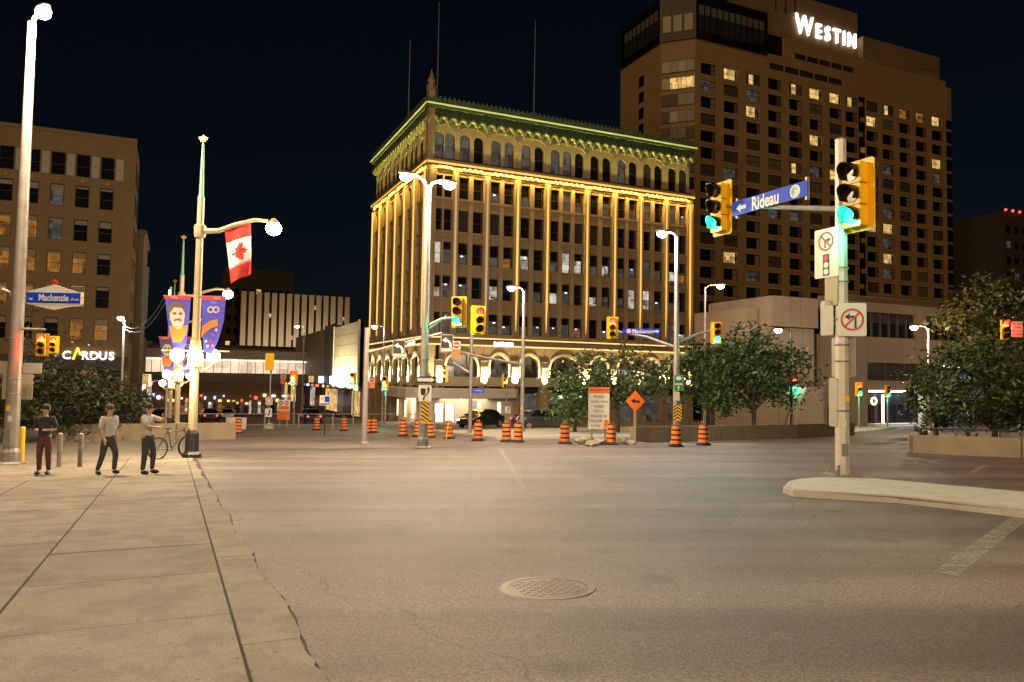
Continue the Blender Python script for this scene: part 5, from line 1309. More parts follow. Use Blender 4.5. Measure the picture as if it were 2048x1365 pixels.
def banners(base, k, labs):
    h = 8.05*k
    bl = thing("banner", labs[0], "banner", base + Vector((0, -.05*k, h-3.05*k)), D2R(8), "street banners")
    s = k
    MB().poly([(x*s, z*s) for x, z in ((-.95, 0), (-.17, 0), (-.20, -.8), (-.26, -1.5), (-.36, -1.75), (-.62, -1.7), (-.80, -1.0))], -.012, .0).build("cloth", M_BANB, bl)
    MB().poly([(x*s, z*s) for x, z in ((-.95, 0), (-.17, 0), (-.175, -.12), (-.935, -.12))], -.018, -.013).build("top_stripe", M_BANR, bl)
    MB().poly([(x*s, z*s) for x, z in ((-.82, -.02), (-.60, -.02), (-.55, -.10), (-.70, -.10))], -.0225, -.0185).build("stripe_mark", M_BANO, bl)
    MB().poly([(x*s, z*s) for x, z in ((-.78, -.95), (-.24, -.92), (-.25, -1.15), (-.42, -1.45), (-.64, -1.45))], -.018, -.013).build("orange_sweep", M_BANO, bl)
    MB().poly([(x*s, z*s) for x, z in ((-.78, -.55), (-.72, -.35), (-.50, -.28), (-.36, -.38), (-.33, -.60), (-.35, -.85), (-.44, -1.03), (-.56, -1.05), (-.68, -.92), (-.76, -.75))], -.018, -.013).build("portrait_face", M_BANL, bl)
    MB().poly([(x*s, z*s) for x, z in ((-.84, -.62), (-.84, -.35), (-.70, -.18), (-.48, -.18), (-.34, -.30), (-.30, -.55), (-.36, -.50), (-.42, -.38), (-.66, -.36), (-.74, -.5))], -.0235, -.0185).build("portrait_hair", M_HAIR, bl)
    for px in (-.63, -.46): MB().ring((px*s, -.56*s), .04*s, .0001, -.0235, -.0185, 10, 1.5).build("portrait_eye", M_HAIR, bl)
    MB().poly([(x*s, z*s) for x, z in ((-.66, -.80), (-.60, -.73), (-.52, -.71), (-.44, -.74), (-.39, -.81), (-.52, -.77))], -.0235, -.0185).build("portrait_moustache", M_HAIR, bl)
    b2 = thing("banner", labs[1], "banner", base + Vector((0, -.05*k, h-3.05*k)), D2R(-6), "street banners")
    MB().poly([(x*s, z*s) for x, z in ((.17, 0), (.95, 0), (.90, -.8), (.74, -1.4), (.56, -1.8), (.30, -1.75), (.20, -1.0))], -.012, 0).build("cloth", M_BANB, b2)
    MB().poly([(x*s, z*s) for x, z in ((.17, 0), (.95, 0), (.945, -.12), (.172, -.12))], -.018, -.013).build("top_stripe", M_BANR, b2)
    MB().poly([(x*s, z*s) for x, z in ((.55, -.02), (.78, -.02), (.74, -.10), (.58, -.10))], -.0225, -.0185).build("stripe_mark", M_BANO, b2)
    for cx in (.47, .65): MB().ring((cx*s, -.42*s), .105*s, .065*s, -.018, -.013, 18, 1.0).build("infinity_loop", M_BANL, b2)
    letters("////////", .08*s, M_BANL, b2, .56*s, -.0155, -.2*s)
    MB().poly([(x*s, z*s) for x, z in ((.20, -1.15), (.22, -.95), (.45, -.78), (.70, -.72), (.72, -.92), (.50, -1.0), (.30, -1.15), (.20, -1.30))], -.018, -.013).build("orange_sweep", M_BANO, b2)
    for cx, cz2, m in ((.60, -1.2, M_BANR), (.68, -1.05, M_BANL), (.52, -1.4, M_BANR), (.42, -1.55, M_BANL), (.58, -1.55, M_BANO), (.36, -1.4, M_BANL)):
        MB().ring((cx*s, cz2*s), .045*s, .0001, -.018, -.013, 10).build("blossom", m, b2)
banners(LP, 1.0, ("dark blue banner with a portrait on the nearest banner post", "blue banner with an infinity mark on the nearest banner post"))
p2 = rel(352, 880, 37); p3 = rel(338, 870, 50)
banner_post("second banner lamp post along the side street with globe lamps", p2, 1.0); banners(p2, 1.0, ("portrait banner on the second post along the side street", "infinity banner on the second post along the side street"))
p3b = rel(371, 870, 37)
banner_post("third and farthest banner lamp post along the side street", p3, 1.0)
# flag hanging from the nearest arm
fl = thing("flag", "red and white maple leaf flag hanging from the lamp arm", "flag", LP + Vector((.78, -.03, h-.92)), D2R(6))
def flagz(u, v): # u 0..1 across, v 0..1 down
    x = u*.78 + .23*v*(1-.75*u); z = .23*u - v*(1.62 + .10*(1-u)); y = .07*math.sin(u*7 + v*2.0)*(.3+v) 
    return (x, y, z)
def flagpart(name, m, u0, u1, v0, v1, off=0.0):
    b_ = MB(); nu, nv = 14, 10
    g_ = [[b_._v(tuple(Vector(flagz(u0+(u1-u0)*i/nu, v0+(v1-v0)*j/nv)) + Vector((0, off, 0)))) for i in range(nu+1)] for j in range(nv+1)]
    for j in range(nv):
        for i in range(nu): b_.bm.faces.new([g_[j][i], g_[j][i+1], g_[j+1][i+1], g_[j+1][i]])
    o = b_.build(name, m, fl, smooth=True)
    md = o.modifiers.new("thick", 'SOLIDIFY'); md.thickness = .006
    return o
M_FLR = mat("flag_red", (.62, .03, .02), .75, var=.08); M_FLW = mat("flag_white", (.75, .72, .66), .75, var=.06)
flagpart("red_bar", M_FLR, 0, 1, 0, .26); flagpart("white_field", M_FLW, 0, 1, .26, .74); flagpart("red_bar", M_FLR, 0, 1, .74, 1.0)
b_ = MB(); lv = []
for x, z in LEAF:
    uu, vv = .5 + z*.38, .5 + x*.19
    lv.append(b_._v(tuple(Vector(flagz(uu, vv)) + Vector((0, -.035, 0)))))
cv_ = b_._v(tuple(Vector(flagz(.5, .5)) + Vector((0, -.04, 0))))
for i in range(len(lv)): b_.bm.faces.new([lv[i], lv[(i+1) % len(lv)], cv_])
o = b_.build("maple_leaf", M_FLR, fl); md = o.modifiers.new("thick", 'SOLIDIFY'); md.thickness = .006
MB().tube([flagz(0, 0), flagz(1, 0)], .012, 6).build("flag_rod", M_TANP, fl)
# plain tall post with a light tube, wires
q = rel(331, 850, 46); t = thing("tube_light_post", "slim grey post with an upright light tube behind the portrait banner", "lamp post", q)
hh = P(333, 574, 46).z - q.z; MB().tube([(0, 0, 0), (0, 0, hh)], .08, 8).build("post", M_GALV, t); MB().tube([(-.02, -.14, hh-1.3), (.0, -.14, hh-.2)], .05, 8).build("light_tube", emit("tube_light", (1, .95, .75), 8), t)
for k in (0, 1):
    a = P(247, 650+6*k, 52); b_ = P(331, 590+14*k, 46); w_ = []
    for i in range(13): tt = i/12; p_ = a.lerp(b_, tt); p_.z -= 1.9*4*tt*(1-tt)*.5; w_.append(p_ - a)
    o = MB().tube(w_, .02, 5).build("overhead_wire", M_GREYM, None, loc=a); tag(o, ("upper" if k == 0 else "lower") + " drooping wire between the corner lamp and the tube post", "wire")
# ------------------------------------------------------------------ low walls and planter
M_WALLC = mat("wall_concrete", (.26, .20, .13), .9, var=.2, scale=1.5, bump=.35, bscale=18)
def lowwall(name, label, pts, h, th, m=M_WALLC, cap=.0):
    t = thing(name, label, "wall", (pts[0][0], pts[0][1], gz(*pts[0]))); o = t.location
    for i in range(len(pts)-1):
        a, b = Vector(pts[i]), Vector(pts[i+1]); L = (b-a).length; n = max(1, round(L/2.6)); d = (b-a)/n; nn = Vector((-d.y, d.x)).normalized()*th/2
        for k in range(n):
            p, q = a + d*k + d*.004, a + d*(k+1) - d*.004
            bm = MB(); ring_ = [(p+nn), (q+nn), (q-nn), (p-nn)]
            lo = [bm._v((v.x-o.x, v.y-o.y, gz(v.x, v.y)-.2-o.z)) for v in ring_]; hi = [bm._v((v.x-o.x, v.y-o.y, gz(v.x, v.y)+h-o.z)) for v in ring_]
            bm.bm.faces.new(lo[::-1]); bm.bm.faces.new(hi)
            for w in range(4): bm.bm.faces.new([lo[w], lo[(w+1) % 4], hi[(w+1) % 4], hi[w]])
            bm.build("wall_section", m, t, bevel=.02)
    return t
g1, g2 = G(1829, 906), G(2048, 916); dd = (g2-g1); 
pw = [(g1.x + 3.6, g1.y + 6.0), (g1.x + .5, g1.y+1.0), (g1.x, g1.y), (g2.x, g2.y), (g2.x + dd.x*1.2, g2.y + dd.y*1.2)]
lowwall("planter_wall", "tan concrete planter wall under the right hand tree", pw, .62, .35)
fn_ = thing("railing", "dark metal railing along the top of the planter wall", "railing", (g1.x, g1.y, gz(g1.x, g1.y)))
rt_ = [Vector((g1.x+3.0, g1.y+5.6, 0)), Vector((g1.x+.9, g1.y+1.2, 0)), Vector((g1.x+.5, g1.y+.45, 0)), Vector((g2.x+.1, g2.y+.45, 0))]
for i in range(3):
    a, b = rt_[i], rt_[i+1]; n = max(1, int((b-a).length/.9))
    za, zb = gz(a.x, a.y)+.83-fn_.location.z, gz(b.x, b.y)+.83-fn_.location.z
    MB().tube([(a.x-g1.x, a.y-g1.y, za), (b.x-g1.x, b.y-g1.y, zb)], .03, 6).build("rail", M_DARKM, fn_)
    for k in range(n):
        p = a.lerp(b, (k+.5)/n); MB().tube([(p.x-g1.x, p.y-g1.y, gz(p.x, p.y)+.4-fn_.location.z), (p.x-g1.x, p.y-g1.y, gz(p.x, p.y)+.83-fn_.location.z)], .025, 6).build("post", M_DARKM, fn_)
w1, w2 = G(1272, 889), G(1612, 880)
lowwall("low_wall", "low concrete wall behind the orange drums under the trees", [(w1.x, w1.y+1.2), (w2.x, w2.y+1.6), (w2.x+5, w2.y+6)], .72, .3)
lowwall("low_wall", "low concrete wall in front of the stone block shops", [(-20.5, 33), (-13.5, 37)], .8, .3)

# ------------------------------------------------------------------ traffic drums
def make_drum():
    t = thing("traffic_drum", "", "traffic drum", (0, 0, 0), 0, "orange and black traffic drums")
    MB().lathe([(.36, 0), (.36, .07), (.30, .10), (.26, .10)], 14).build("base", M_RUBBER, t)
    MB().lathe([(.25, .08), (.235, .30), (.222, .55), (.21, .80), (.20, 1.0), (.13, 1.04), (0, 1.04)], 16).build("body", mat("drum_black", (.03, .025, .02), .6), t, smooth=True)
    for k in range(4):
        z = .14 + .225*k; r1, r2 = .252 - .045*(z-.1), .252 - .045*(z+.03)
        MB().lathe([(r1+.001, z), (r1+.006, z+.004), (r2+.006, z+.135), (r2+.001, z+.139)], 16, cap=False).build("band", mat("drum_orange", (.80, .19, .03), .45, var=.1), t, smooth=True)
    MB().tube([(-.1, 0, 1.03), (-.1, 0, 1.12), (.1, 0, 1.12), (.1, 0, 1.03)], .018, 6).build("handle", MATS["drum_orange"], t)
    return t
drums = [(1352, 894, "drum at the foot of the chevron pole"), (1407, 891, "drum right of the chevron pole"), (1222, 890, "drum under the orange diamond sign"), (1130, 888, "drum left of the construction board"),
         (1036, 885, "right drum of the close pair before the arches"), (1013, 884, "left drum of the close pair before the arches"), (956, 882, "lone drum in front of the dark car"),
         (898, 878, "drum with a yellow pole leaning on it by the headlamp"), (860, 876, "drum just right of the hazard board"), (835, 874, "drum just left of the hazard board"), (806, 873, "drum farther left of the hazard board"),
         (747, 866, "right drum of the far pair by the grey pole"), (735, 866, "left drum of the far pair by the grey pole"), (688, 862, "small far drum near the glowing screen"), (633, 861, "small far drum left of the store panels"), (475, 868, "small far drum by the street barrier")]
proto = make_drum()
for i, (px, py, lab) in enumerate(drums):
    o = proto if i == 0 else copy_tree(proto)
    p = base_at(px, py); o.location = p; o.rotation_euler = (random.uniform(-.03, .03)-.03, random.uniform(-.035, .035), random.uniform(0, 6)); o.scale = (.86,)*3; o["label"] = "orange and black banded " + lab
q = base_at(892, 879); t = MB().tube([(0, 0, 0), (.16, 0, 1.25)], .022, 6).build("marker_pole", M_SIGY, None, loc=q); tag(t, "thin yellow pole leaning beside a drum near the headlamp", "pole")

# ------------------------------------------------------------------ construction signs
cb = rel(1197, 880, 33.5); kk = 33.5/1500
t = thing("construction_board", "tall white construction notice with orange heading on the island", "sign", cb, D2R(2))
zb_, zt2 = P(1197, 858, 33.5).z - cb.z, P(1197, 775, 33.5).z - cb.z; zo = P(1197, 787, 33.5).z - cb.z; w2_ = 42*kk/2
MB().box(-w2_, w2_, -.02, .02, zb_, zt2).build("board", M_WHITE, t); MB().box(-w2_, w2_, -.024, -.0202, zo, zt2-.002).build("orange_heading", M_ORANGE, t)
letters("CONSTRUCTION", .125, M_BLACK, t, 0, -.026, (zo+zt2)/2, sx=.85)
for i, tx in enumerate(("RIDEAU", "CLOSED / FERMÉ", "SUSSEX", "TO / À", "DALHOUSIE", "FOLLOW", "SUIVRE")):
    letters(tx, .165 if i != 1 else .125, M_BLACK, t, 0 if i < 5 else -.14, -.0225, zo - .16 - .215*i, sx=.85)
MB().poly([(.22, zb_+.05), (.46, zb_+.05), (.42, zb_+.36), (.36, zb_+.42), (.30, zb_+.42), (.25, zb_+.36)], -.03, -.0202).build("orange_patch", M_ORANGE, t)
for x in (-.3, .3): MB().box(x-.04, x+.04, .02, .08, -.05, zt2*.8).build("leg", mat("timber", (.3, .22, .12), .8), t)
MB().box(-.5, .5, -.3, .3, -.02, .08).build("sandbag_base", mat("sandbag", (.3, .25, .17), .9), t)
dg = rel(1270, 880, 33.0)
t = thing("detour_sign", "orange diamond sign with black left arrow on the island", "sign", dg, D2R(0))
zc = P(1270, 803, 33).z - dg.z
MB().poly([(0, .47), (.42, 0), (0, -.47), (-.42, 0)], -.014, .014).build("plate", M_ORANGE, t, loc=(0, 0, zc))
MB().poly(xf(arrow_pts(.40, .10, .24, .16), -1, 1, 0, 0, D2R(-8)), -.019, -.0145).build("arrow", M_BLACK, t, loc=(0, 0, zc)); MB().box(-.05, .05, .015, .06, -.05, zc+.4).build("post", mat("timber_grey", (.36, .30, .2), .8), t)
MB().box(-.5, .5, -.06, .06, 0, .06).build("foot", MATS["timber_grey"], t)
ob = rel(566, 860, 60); t = thing("detour_board", "stacked orange and white roadworks boards by the store", "sign", ob)
zz = [P(566, y, 60).z - ob.z for y in (800, 822, 840)]
MB().box(-.5, .5, -.03, .03, zz[1], zz[0]).build("upper_board", M_WHITE, t); MB().box(-.5, .5, -.03, .03, zz[2], zz[1]-.02).build("lower_board", M_ORANGE, t)
for x, m in ((-.22, M_RED), (.22, M_RED)): MB().ring((x, zz[0]-.25), .17, .08, -.038, -.0305, 16).build("symbol", m, t)
MB().box(-.4, .4, -.036, -.0305, zz[1]+.1, zz[1]+.4).build("orange_print", M_ORANGE, t)
for x in (-.3, .3): MB().box(x-.04, x+.04, .03, .09, -.05, zz[1]).build("leg", M_GALV, t)
# tourist sign on slim post
ti = rel(648, 880, 42); t = thing("tourist_sign", "pale information sign with blue panel on a thin dark post", "sign", ti)
zc = P(648, 801, 42).z - ti.z
MB().box(-.3, .3, -.02, .02, zc-.28, zc+.28).build("plate", M_WHITE, t); MB().box(-.02, .26, -.026, -.0205, zc-.1, zc+.22).build("blue_panel", M_BLUE, t); MB().poly([(-.2, zc), (-.05, zc+.1), (-.1, zc+.2), (-.24, zc+.12)], -.026, -.0205).build("symbol", M_SIGY, t)
MB().box(-.26, .26, -.026, -.0205, zc-.24, zc-.17).build("wording_band", M_BLACK, t); MB().tube([(0, .03, 0), (0, .03, zc+.25)], .03, 6).build("post", M_DARKM, t)
# street barrier with cloth, rails
fb = rel(440, 868, 52)
t = thing("barrier_fence", "grey pipe barrier across the side street", "fence", fb)
for k in range(9): MB().tube([(2.35*k-4, 0, gz(fb.x+2.35*k-4, fb.y)-fb.z), (2.35*k-4, 0, gz(fb.x+2.35*k-4, fb.y)-fb.z+1.15)], .05, 6).build("post", M_GALV, t)
for z in (1.1, .35): MB().tube([(-4, 0, z+gz(fb.x-4, fb.y)-fb.z), (14.8, 0, z+gz(fb.x+14.8, fb.y)-fb.z)], .03, 6).build("rail", M_GALV, t)
c_ = P(472, 848, 51.8); t = thing("cloth_panel", "white cloth panel tied to the street barrier", "panel", c_)
MB().poly([(-.7, -.42), (.7, -.45), (.72, .42), (-.7, .45)], -.02, .02).build("cloth", mat("white_cloth", (.6, .58, .5), .8), t); MB().box(-.7, .7, -.03, -.021, -.42, -.36).build("hem", M_GREYM, t)
# rubble on the island
for i, (px, py, s_) in enumerate(((1165, 889, .45), (1185, 893, .3), (1205, 890, .38), (1240, 888, .36), (1258, 889, .26))):
    p = base_at(px, py); b_ = MB().ell((0, 0, s_*.28), s_, s_*.7, s_*.42, 9, 6)
    for v in b_.bm.verts: v.co += Vector((random.uniform(-.08, .08), random.uniform(-.08, .08), random.uniform(-.05, .05)))
    o = b_.build("sandbag", MATS["sandbag"], None, loc=p); tag(o, f"tan sandbag slumped below the construction signs, number {i+1} from the left" if False else ["tan sandbag lying by the left drum of the island", "tan sandbag low below the board's left half", "tan sandbag below the construction board's middle", "tan sandbag right of the drum under the diamond", "small tan sandbag farthest right below the diamond"][i], "sandbag", "sandbags on the island")

# ------------------------------------------------------------------ trees
def tree(label, base, H, rx, rz, trunk_h, nclump, nleaf, col, leaf=.16, seed=1, lean=(0, 0), flat=1.0, name="tree", ccol=None):
    rnd = random.Random(seed)
    t = thing(name, label, "tree", base, 0, "street trees")
    b = MB(); tips = []
    tr = .035*H**.9*.5 + .05
    b.tube([(0, 0, -.2), (lean[0]*.3, lean[1]*.3, trunk_h*.6), (lean[0]*.6, lean[1]*.6, trunk_h), (lean[0], lean[1], H*.8)], [tr*1.3, tr, tr*.85, tr*.25], 8)
    C = Vector((lean[0], lean[1], trunk_h + (H-trunk_h)*.5)); RZ = (H-trunk_h)*.5
    for k in range(nclump):
        while True:
            d = Vector((rnd.uniform(-1, 1), rnd.uniform(-1, 1), rnd.uniform(-1, 1)))
            if .25 < d.length < 1: break
        if rnd.random() < .65: d = d.normalized()*rnd.uniform(.72, 1.0)
        dn = d.normalized(); lob = 1 + .28*math.sin(3.1*dn.x*2+seed) * math.cos(2.7*dn.z*2+seed*1.7) + .18*math.sin(7*dn.y+5*dn.x+seed*2.3)
        p = C + Vector((d.x*rx, d.y*rx*.9, d.z*RZ))*lob; p.z = max(p.z, trunk_h*.7); tips.append((p, d))
        if k % 3 == 0:
            s = Vector((lean[0]*.6, lean[1]*.6, trunk_h*rnd.uniform(.75, 1.25))); mid = s.lerp(p, .5) + Vector((0, 0, rnd.uniform(0, .3)))
            b.tube([s, mid, p], [tr*.4, tr*.22, .012], 5)
    b.build("trunk", M_BARK, t, smooth=True)
    lm_ = mat("leaf_" + "_".join(str(int(c*1000)) for c in col), col, .55, var=.35, scale=1.4)
    bm = bmesh.new(); 
    for p, d in tips:
        cr_c = rnd.uniform(.35, .75) * rx * .33 + .12
        for q in range(nleaf):
            o = Vector((rnd.gauss(0, 1), rnd.gauss(0, 1), rnd.gauss(0, .7))) * cr_c * .55
            c = p + o; s = leaf*rnd.uniform(.6, 1.3)
            a = Vector((rnd.uniform(-1, 1), rnd.uniform(-1, 1), rnd.uniform(-.6, .6))).normalized()
            n = Vector((rnd.uniform(-1, 1), rnd.uniform(-1, 1), rnd.uniform(.2, 1.5))).normalized(); e = a.cross(n).normalized()
            vs_ = [bm.verts.new(c + v) for v in (-a*s, e*s*.45 - a*s*.1, a*s, -e*s*.45 - a*s*.1)]
            bm.faces.new(vs_)
    me = bpy.data.meshes.new("crown"); bm.to_mesh(me); bm.free(); me.materials.append(lm_); place(me, "crown", t)
    return t
tree("spreading green tree in front of the gold arches behind the construction board", rel(1235, 850, 44), 4.9, 3.1, 2, 1.9, 80, 40, (.055, .085, .02), .15, 3)
tree("small leafy tree at the left of the construction board", rel(1150, 850, 45), 3.3, 1.9, 1, .9, 40, 50, (.08, .14, .03), .14, 5)
tree("large green tree right of the chevron pole", rel(1508, 850, 44), 5.6, 3.2, 2, 1.7, 100, 55, (.045, .085, .022), .16, 8)
tree("green tree left of the large one right of the chevron pole", rel(1425, 850, 46), 5.6, 2.5, 2, 1.5, 75, 55, (.05, .085, .022), .16, 9)
tree("broad dark tree over the planter wall at the right edge", rel(1990, 890, 31), 4.3, 2.8, 2, .7, 120, 62, (.06, .08, .022), .13, 12)
tree("tall olive tree rising behind the planter tree at the right", rel(2010, 850, 50), 10.2, 3.6, 2, 3.5, 90, 80, (.08, .08, .018), .2, 14)
tree("small tree by the mall entrance at the edge of the planter tree", rel(1872, 870, 40), 3.6, 1.6, 1, .7, 45, 70, (.05, .075, .02), .13, 15)
tree("dark bushy tree behind the first person at left", rel(105, 870, 34), 3.2, 3.2, 2, .7, 85, 75, (.035, .042, .014), .13, 20)
tree("dark bushy tree behind the white shirted people", rel(195, 860, 42), 2.9, 2.5, 2, .6, 60, 70, (.035, .042, .014), .14, 21)
tree("sparse bare branched tree behind the tall left pole", rel(20, 860, 48), 8.5, 3.0, 2, 2.0, 60, 14, (.09, .08, .03), .14, 22)

# ------------------------------------------------------------------ people
def skin_body(name, pts, edges, rad, m, parent, sub=2, root=0):
    me = bpy.data.meshes.new(name); me.from_pydata([tuple(p) for p in pts], edges, [])
    o = bpy.data.objects.new("tmp", me); COL.objects.link(o)
    sk = o.modifiers.new("skin", 'SKIN'); sk.use_smooth_shade = True
    ss = o.modifiers.new("sub", 'SUBSURF'); ss.levels = sub; ss.render_levels = sub
    for i, v in enumerate(me.skin_vertices[0].data): v.radius = (rad[i], rad[i]); v.use_root = (i == root)
    dg_ = bpy.context.evaluated_depsgraph_get(); out = bpy.data.meshes.new_from_object(o.evaluated_get(dg_)); out.name = name
    bpy.data.objects.remove(o); out.materials.clear(); out.materials.append(m)
    return place(out, name, parent)
def person(label, base, rz, H, shirt, trousers, hairc, pose, extras=None):
    t = thing("person", label, "person", base, rz)
    k = H/1.75
    J = dict(pelvis=(0, 0, .95), spine=(0, .01, 1.12), chest=(0, .0, 1.32), neck=(0, 0, 1.48), head0=(0, -.015, 1.56), head1=(0, -.03, 1.68),
             shL=(.17, 0, 1.40), elL=(.24, .03, 1.14), wrL=(.25, -.05, .90), haL=(.25, -.08, .82), shR=(-.17, 0, 1.40), elR=(-.24, .03, 1.14), wrR=(-.25, -.05, .90), haR=(-.25, -.08, .82),
             hipL=(.09, 0, .90), knL=(.10, -.01, .50), anL=(.11, .03, .09), toL=(.12, -.13, .04), hipR=(-.09, 0, .90), knR=(-.10, -.01, .50), anR=(-.11, .03, .09), toR=(-.12, -.13, .04))
    J.update(pose)
    J = {n: Vector(v)*k for n, v in J.items()}
    R = dict(pelvis=.132, spine=.128, chest=.15, neck=.055, head0=.075, head1=.092, shL=.065, elL=.045, wrL=.033, haL=.038, shR=.065, elR=.045, wrR=.033, haR=.038,
             hipL=.095, knL=.062, anL=.042, toL=.038, hipR=.095, knR=.062, anR=.042, toR=.038)
    E_ = [("pelvis","spine"),("spine","chest"),("chest","neck"),("neck","head0"),("head0","head1"),("chest","shL"),("shL","elL"),("elL","wrL"),("wrL","haL"),("chest","shR"),("shR","elR"),("elR","wrR"),("wrR","haR"),
          ("pelvis","hipL"),("hipL","knL"),("knL","anL"),("anL","toL"),("pelvis","hipR"),("hipR","knR"),("knR","anR"),("anR","toR")]
    names = list(J); ix = {n: i for i, n in enumerate(names)}
    extra_p, extra_r, extra_e = [], [], []
    for sd in "LR":      # five fingers of unequal length
        w, hnd = J["wr"+sd], J["ha"+sd]; d = (hnd - w).normalized(); a = Vector((0, 1, 0)); a = (a - d*a.dot(d)).normalized()
        for f, (off, ln) in enumerate(((-.03, .07), (-.011, .085), (.009, .08), (.028, .062))):
            i0 = len(names)+len(extra_p); extra_p += [hnd + a*off*k + d*.03*k, hnd + a*off*k*1.1 + d*(.03+ln)*k]; extra_r += [.009*k, .007*k]; extra_e += [(ix["ha"+sd], i0), (i0, i0+1)]
        i0 = len(names)+len(extra_p); extra_p += [hnd - a*.05*k, hnd - a*.065*k + d*.04*k]; extra_r += [.010*k, .008*k]; extra_e += [(ix["ha"+sd], i0), (i0, i0+1)]
    skin_body("body", [J[n] for n in names] + extra_p, [(ix[a], ix[b]) for a, b in E_] + extra_e, [R[n]*k*(.72 if n in ('pelvis', 'spine', 'chest') else .92) for n in names] + extra_r, M_SKIN, t, 2, 0)
    def part(nm, jn, ed, infl, m, cut=None):
        idx = {n: i for i, n in enumerate(jn)}
        pts = [J[n] if not (cut and n in cut) else J[cut[n][0]].lerp(J[cut[n][1]], cut[n][2]) for n in jn]
        return skin_body(nm, pts, [(idx[a], idx[b]) for a, b in ed], [(R[n] + infl)*k for n in jn], m, t, 2, 0)
    J["hem"] = J["pelvis"] + Vector((0, 0, -.10*k)); R["hem"] = .140
    part("shirt", ["hem","spine","chest","neck","shL","elL","shR","elR"], [("hem","spine"),("spine","chest"),("chest","neck"),("chest","shL"),("shL","elL"),("chest","shR"),("shR","elR")], .016, shirt, {"neck": ("chest","neck",.65)})
    J["waist"] = J["pelvis"].lerp(J["spine"], .75); R["waist"] = .120; J["crotch"] = J["pelvis"] + Vector((0, 0, -.06*k)); R["crotch"] = .118
    J["thL"] = J["hipL"].lerp(J["knL"], .3); J["thR"] = J["hipR"].lerp(J["knR"], .3); R["thL"] = R["thR"] = .082
    part("trousers", ["crotch","waist","thL","knL","anL","thR","knR","anR"], [("crotch","waist"),("crotch","thL"),("thL","knL"),("knL","anL"),("crotch","thR"),("thR","knR"),("knR","anR")], .012, trousers)
    for sd in "LR":
        a = J["an"+sd]; f = (J["to"+sd] - a); f.z = 0; ang = math.atan2(f.y, f.x) if f.length > 0 else -1.57
        MB().ell((0, 0, 0), .135*k, .05*k, .05*k, 10, 6).build("shoe", M_BLACK, t, smooth=True, loc=Vector((a.x, a.y, J["to"+sd].z + .012*k)) + f*.45, rz=ang)
    hc = (J["head0"] + J["head1"])/2 + Vector((0, .030, .048))*k
    hm = MB().ell((0, 0, 0), .100*k, .104*k, .104*k, 16, 12)
    hm.build("hair", mat("hair_"+hairc, {"dark": (.03, .02, .015), "brown": (.08, .05, .03)}[hairc], .7), t, smooth=True, loc=hc)
    fc = (J["head0"] + J["head1"])/2
    for sx in (-1, 1):
        MB().ell((0, 0, 0), .011*k, .006*k, .006*k, 8, 6).build("eye", M_BLACK, t, loc=fc + Vector((.034*sx, -.102, .01))*k)
        MB().ell((0, 0, 0), .012*k, .025*k, .032*k, 8, 6).build("ear", M_SKIN, t, loc=fc + Vector((.096*sx, .005, -.005))*k)
    MB().poly([(-.014*k, -.03*k), (.014*k, -.03*k), (.005*k, .02*k), (-.005*k, .02*k)], -.122*k, -.09*k).build("nose", M_SKIN, t, loc=fc + Vector((0, 0, -.005*k)))
    MB().obox((0, 0, 0), .05*k, .01*k, .01*k).build("mouth", mat("lips", (.35, .14, .11), .6), t, loc=fc + Vector((0, -.098, -.06))*k)
    return t
M_TEEW = mat("white_shirt", (.50, .47, .42), .85, bump=1.0, bscale=11); M_TEED = mat("dark_shirt", (.03, .03, .045), .85, bump=1.0, bscale=11); M_TRD = mat("dark_trousers", (.05, .05, .06), .85, bump=1.0, bscale=9); M_TRR = mat("maroon_shorts", (.10, .03, .035), .85)
walk = dict(knL=(.10, -.16, .53), anL=(.11, -.10, .13), toL=(.12, -.26, .08), knR=(-.10, .06, .50), anR=(-.11, .24, .11), toR=(-.12, .10, .05), elL=(.25, .14, 1.15), wrL=(.26, .12, .92), haL=(.26, .12, .83), elR=(-.25, -.06, 1.15), wrR=(-.25, -.20, .95), haR=(-.25, -.24, .87))
person("person in a dark shirt and maroon trousers holding a phone at left", on_ground(*base_at(86, 951).xy) + Vector((0, 0, .015)), D2R(10), 1.60, M_TEED, M_TRR, "dark",
       dict(elL=(.25, .03, 1.13), wrL=(.10, -.20, 1.12), haL=(.05, -.25, 1.13), elR=(-.25, .03, 1.13), wrR=(-.10, -.20, 1.12), haR=(-.05, -.25, 1.13)))
person("person in a white shirt walking, the left of the two", on_ground(*base_at(214, 953).xy) + Vector((0, 0, .015)), D2R(60), 1.60, M_TEEW, M_TRD, "brown", walk)
person("person in a white shirt with arms raised beside the bicycle", on_ground(*base_at(293, 950).xy) + Vector((0, 0, .015)), D2R(75), 1.62, M_TEEW, M_TRD, "dark",
       dict(elL=(.22, -.22, 1.32), wrL=(.12, -.42, 1.42), haL=(.10, -.48, 1.46), elR=(-.22, -.15, 1.2), wrR=(-.15, -.36, 1.18), haR=(-.13, -.42, 1.19), knL=(.1, -.1, .51), anL=(.11, -.06, .1), toL=(.12, -.22, .05)))
ph = on_ground(*base_at(86, 951).xy)
o = MB().poly(rrect(.075, .15, .01), -.005, .005).build("phone_body", M_BLACK, None); t = thing("phone", "small lit phone held by the person in the dark shirt", "phone", ph + Vector((.08, -.30, 1.06)), D2R(10)); o.parent = t
MB().box(-.032, .032, .0052, .0068, -.066, .066).build("screen", emit("phone_screen", (.8, .9, 1), 1.5), t)
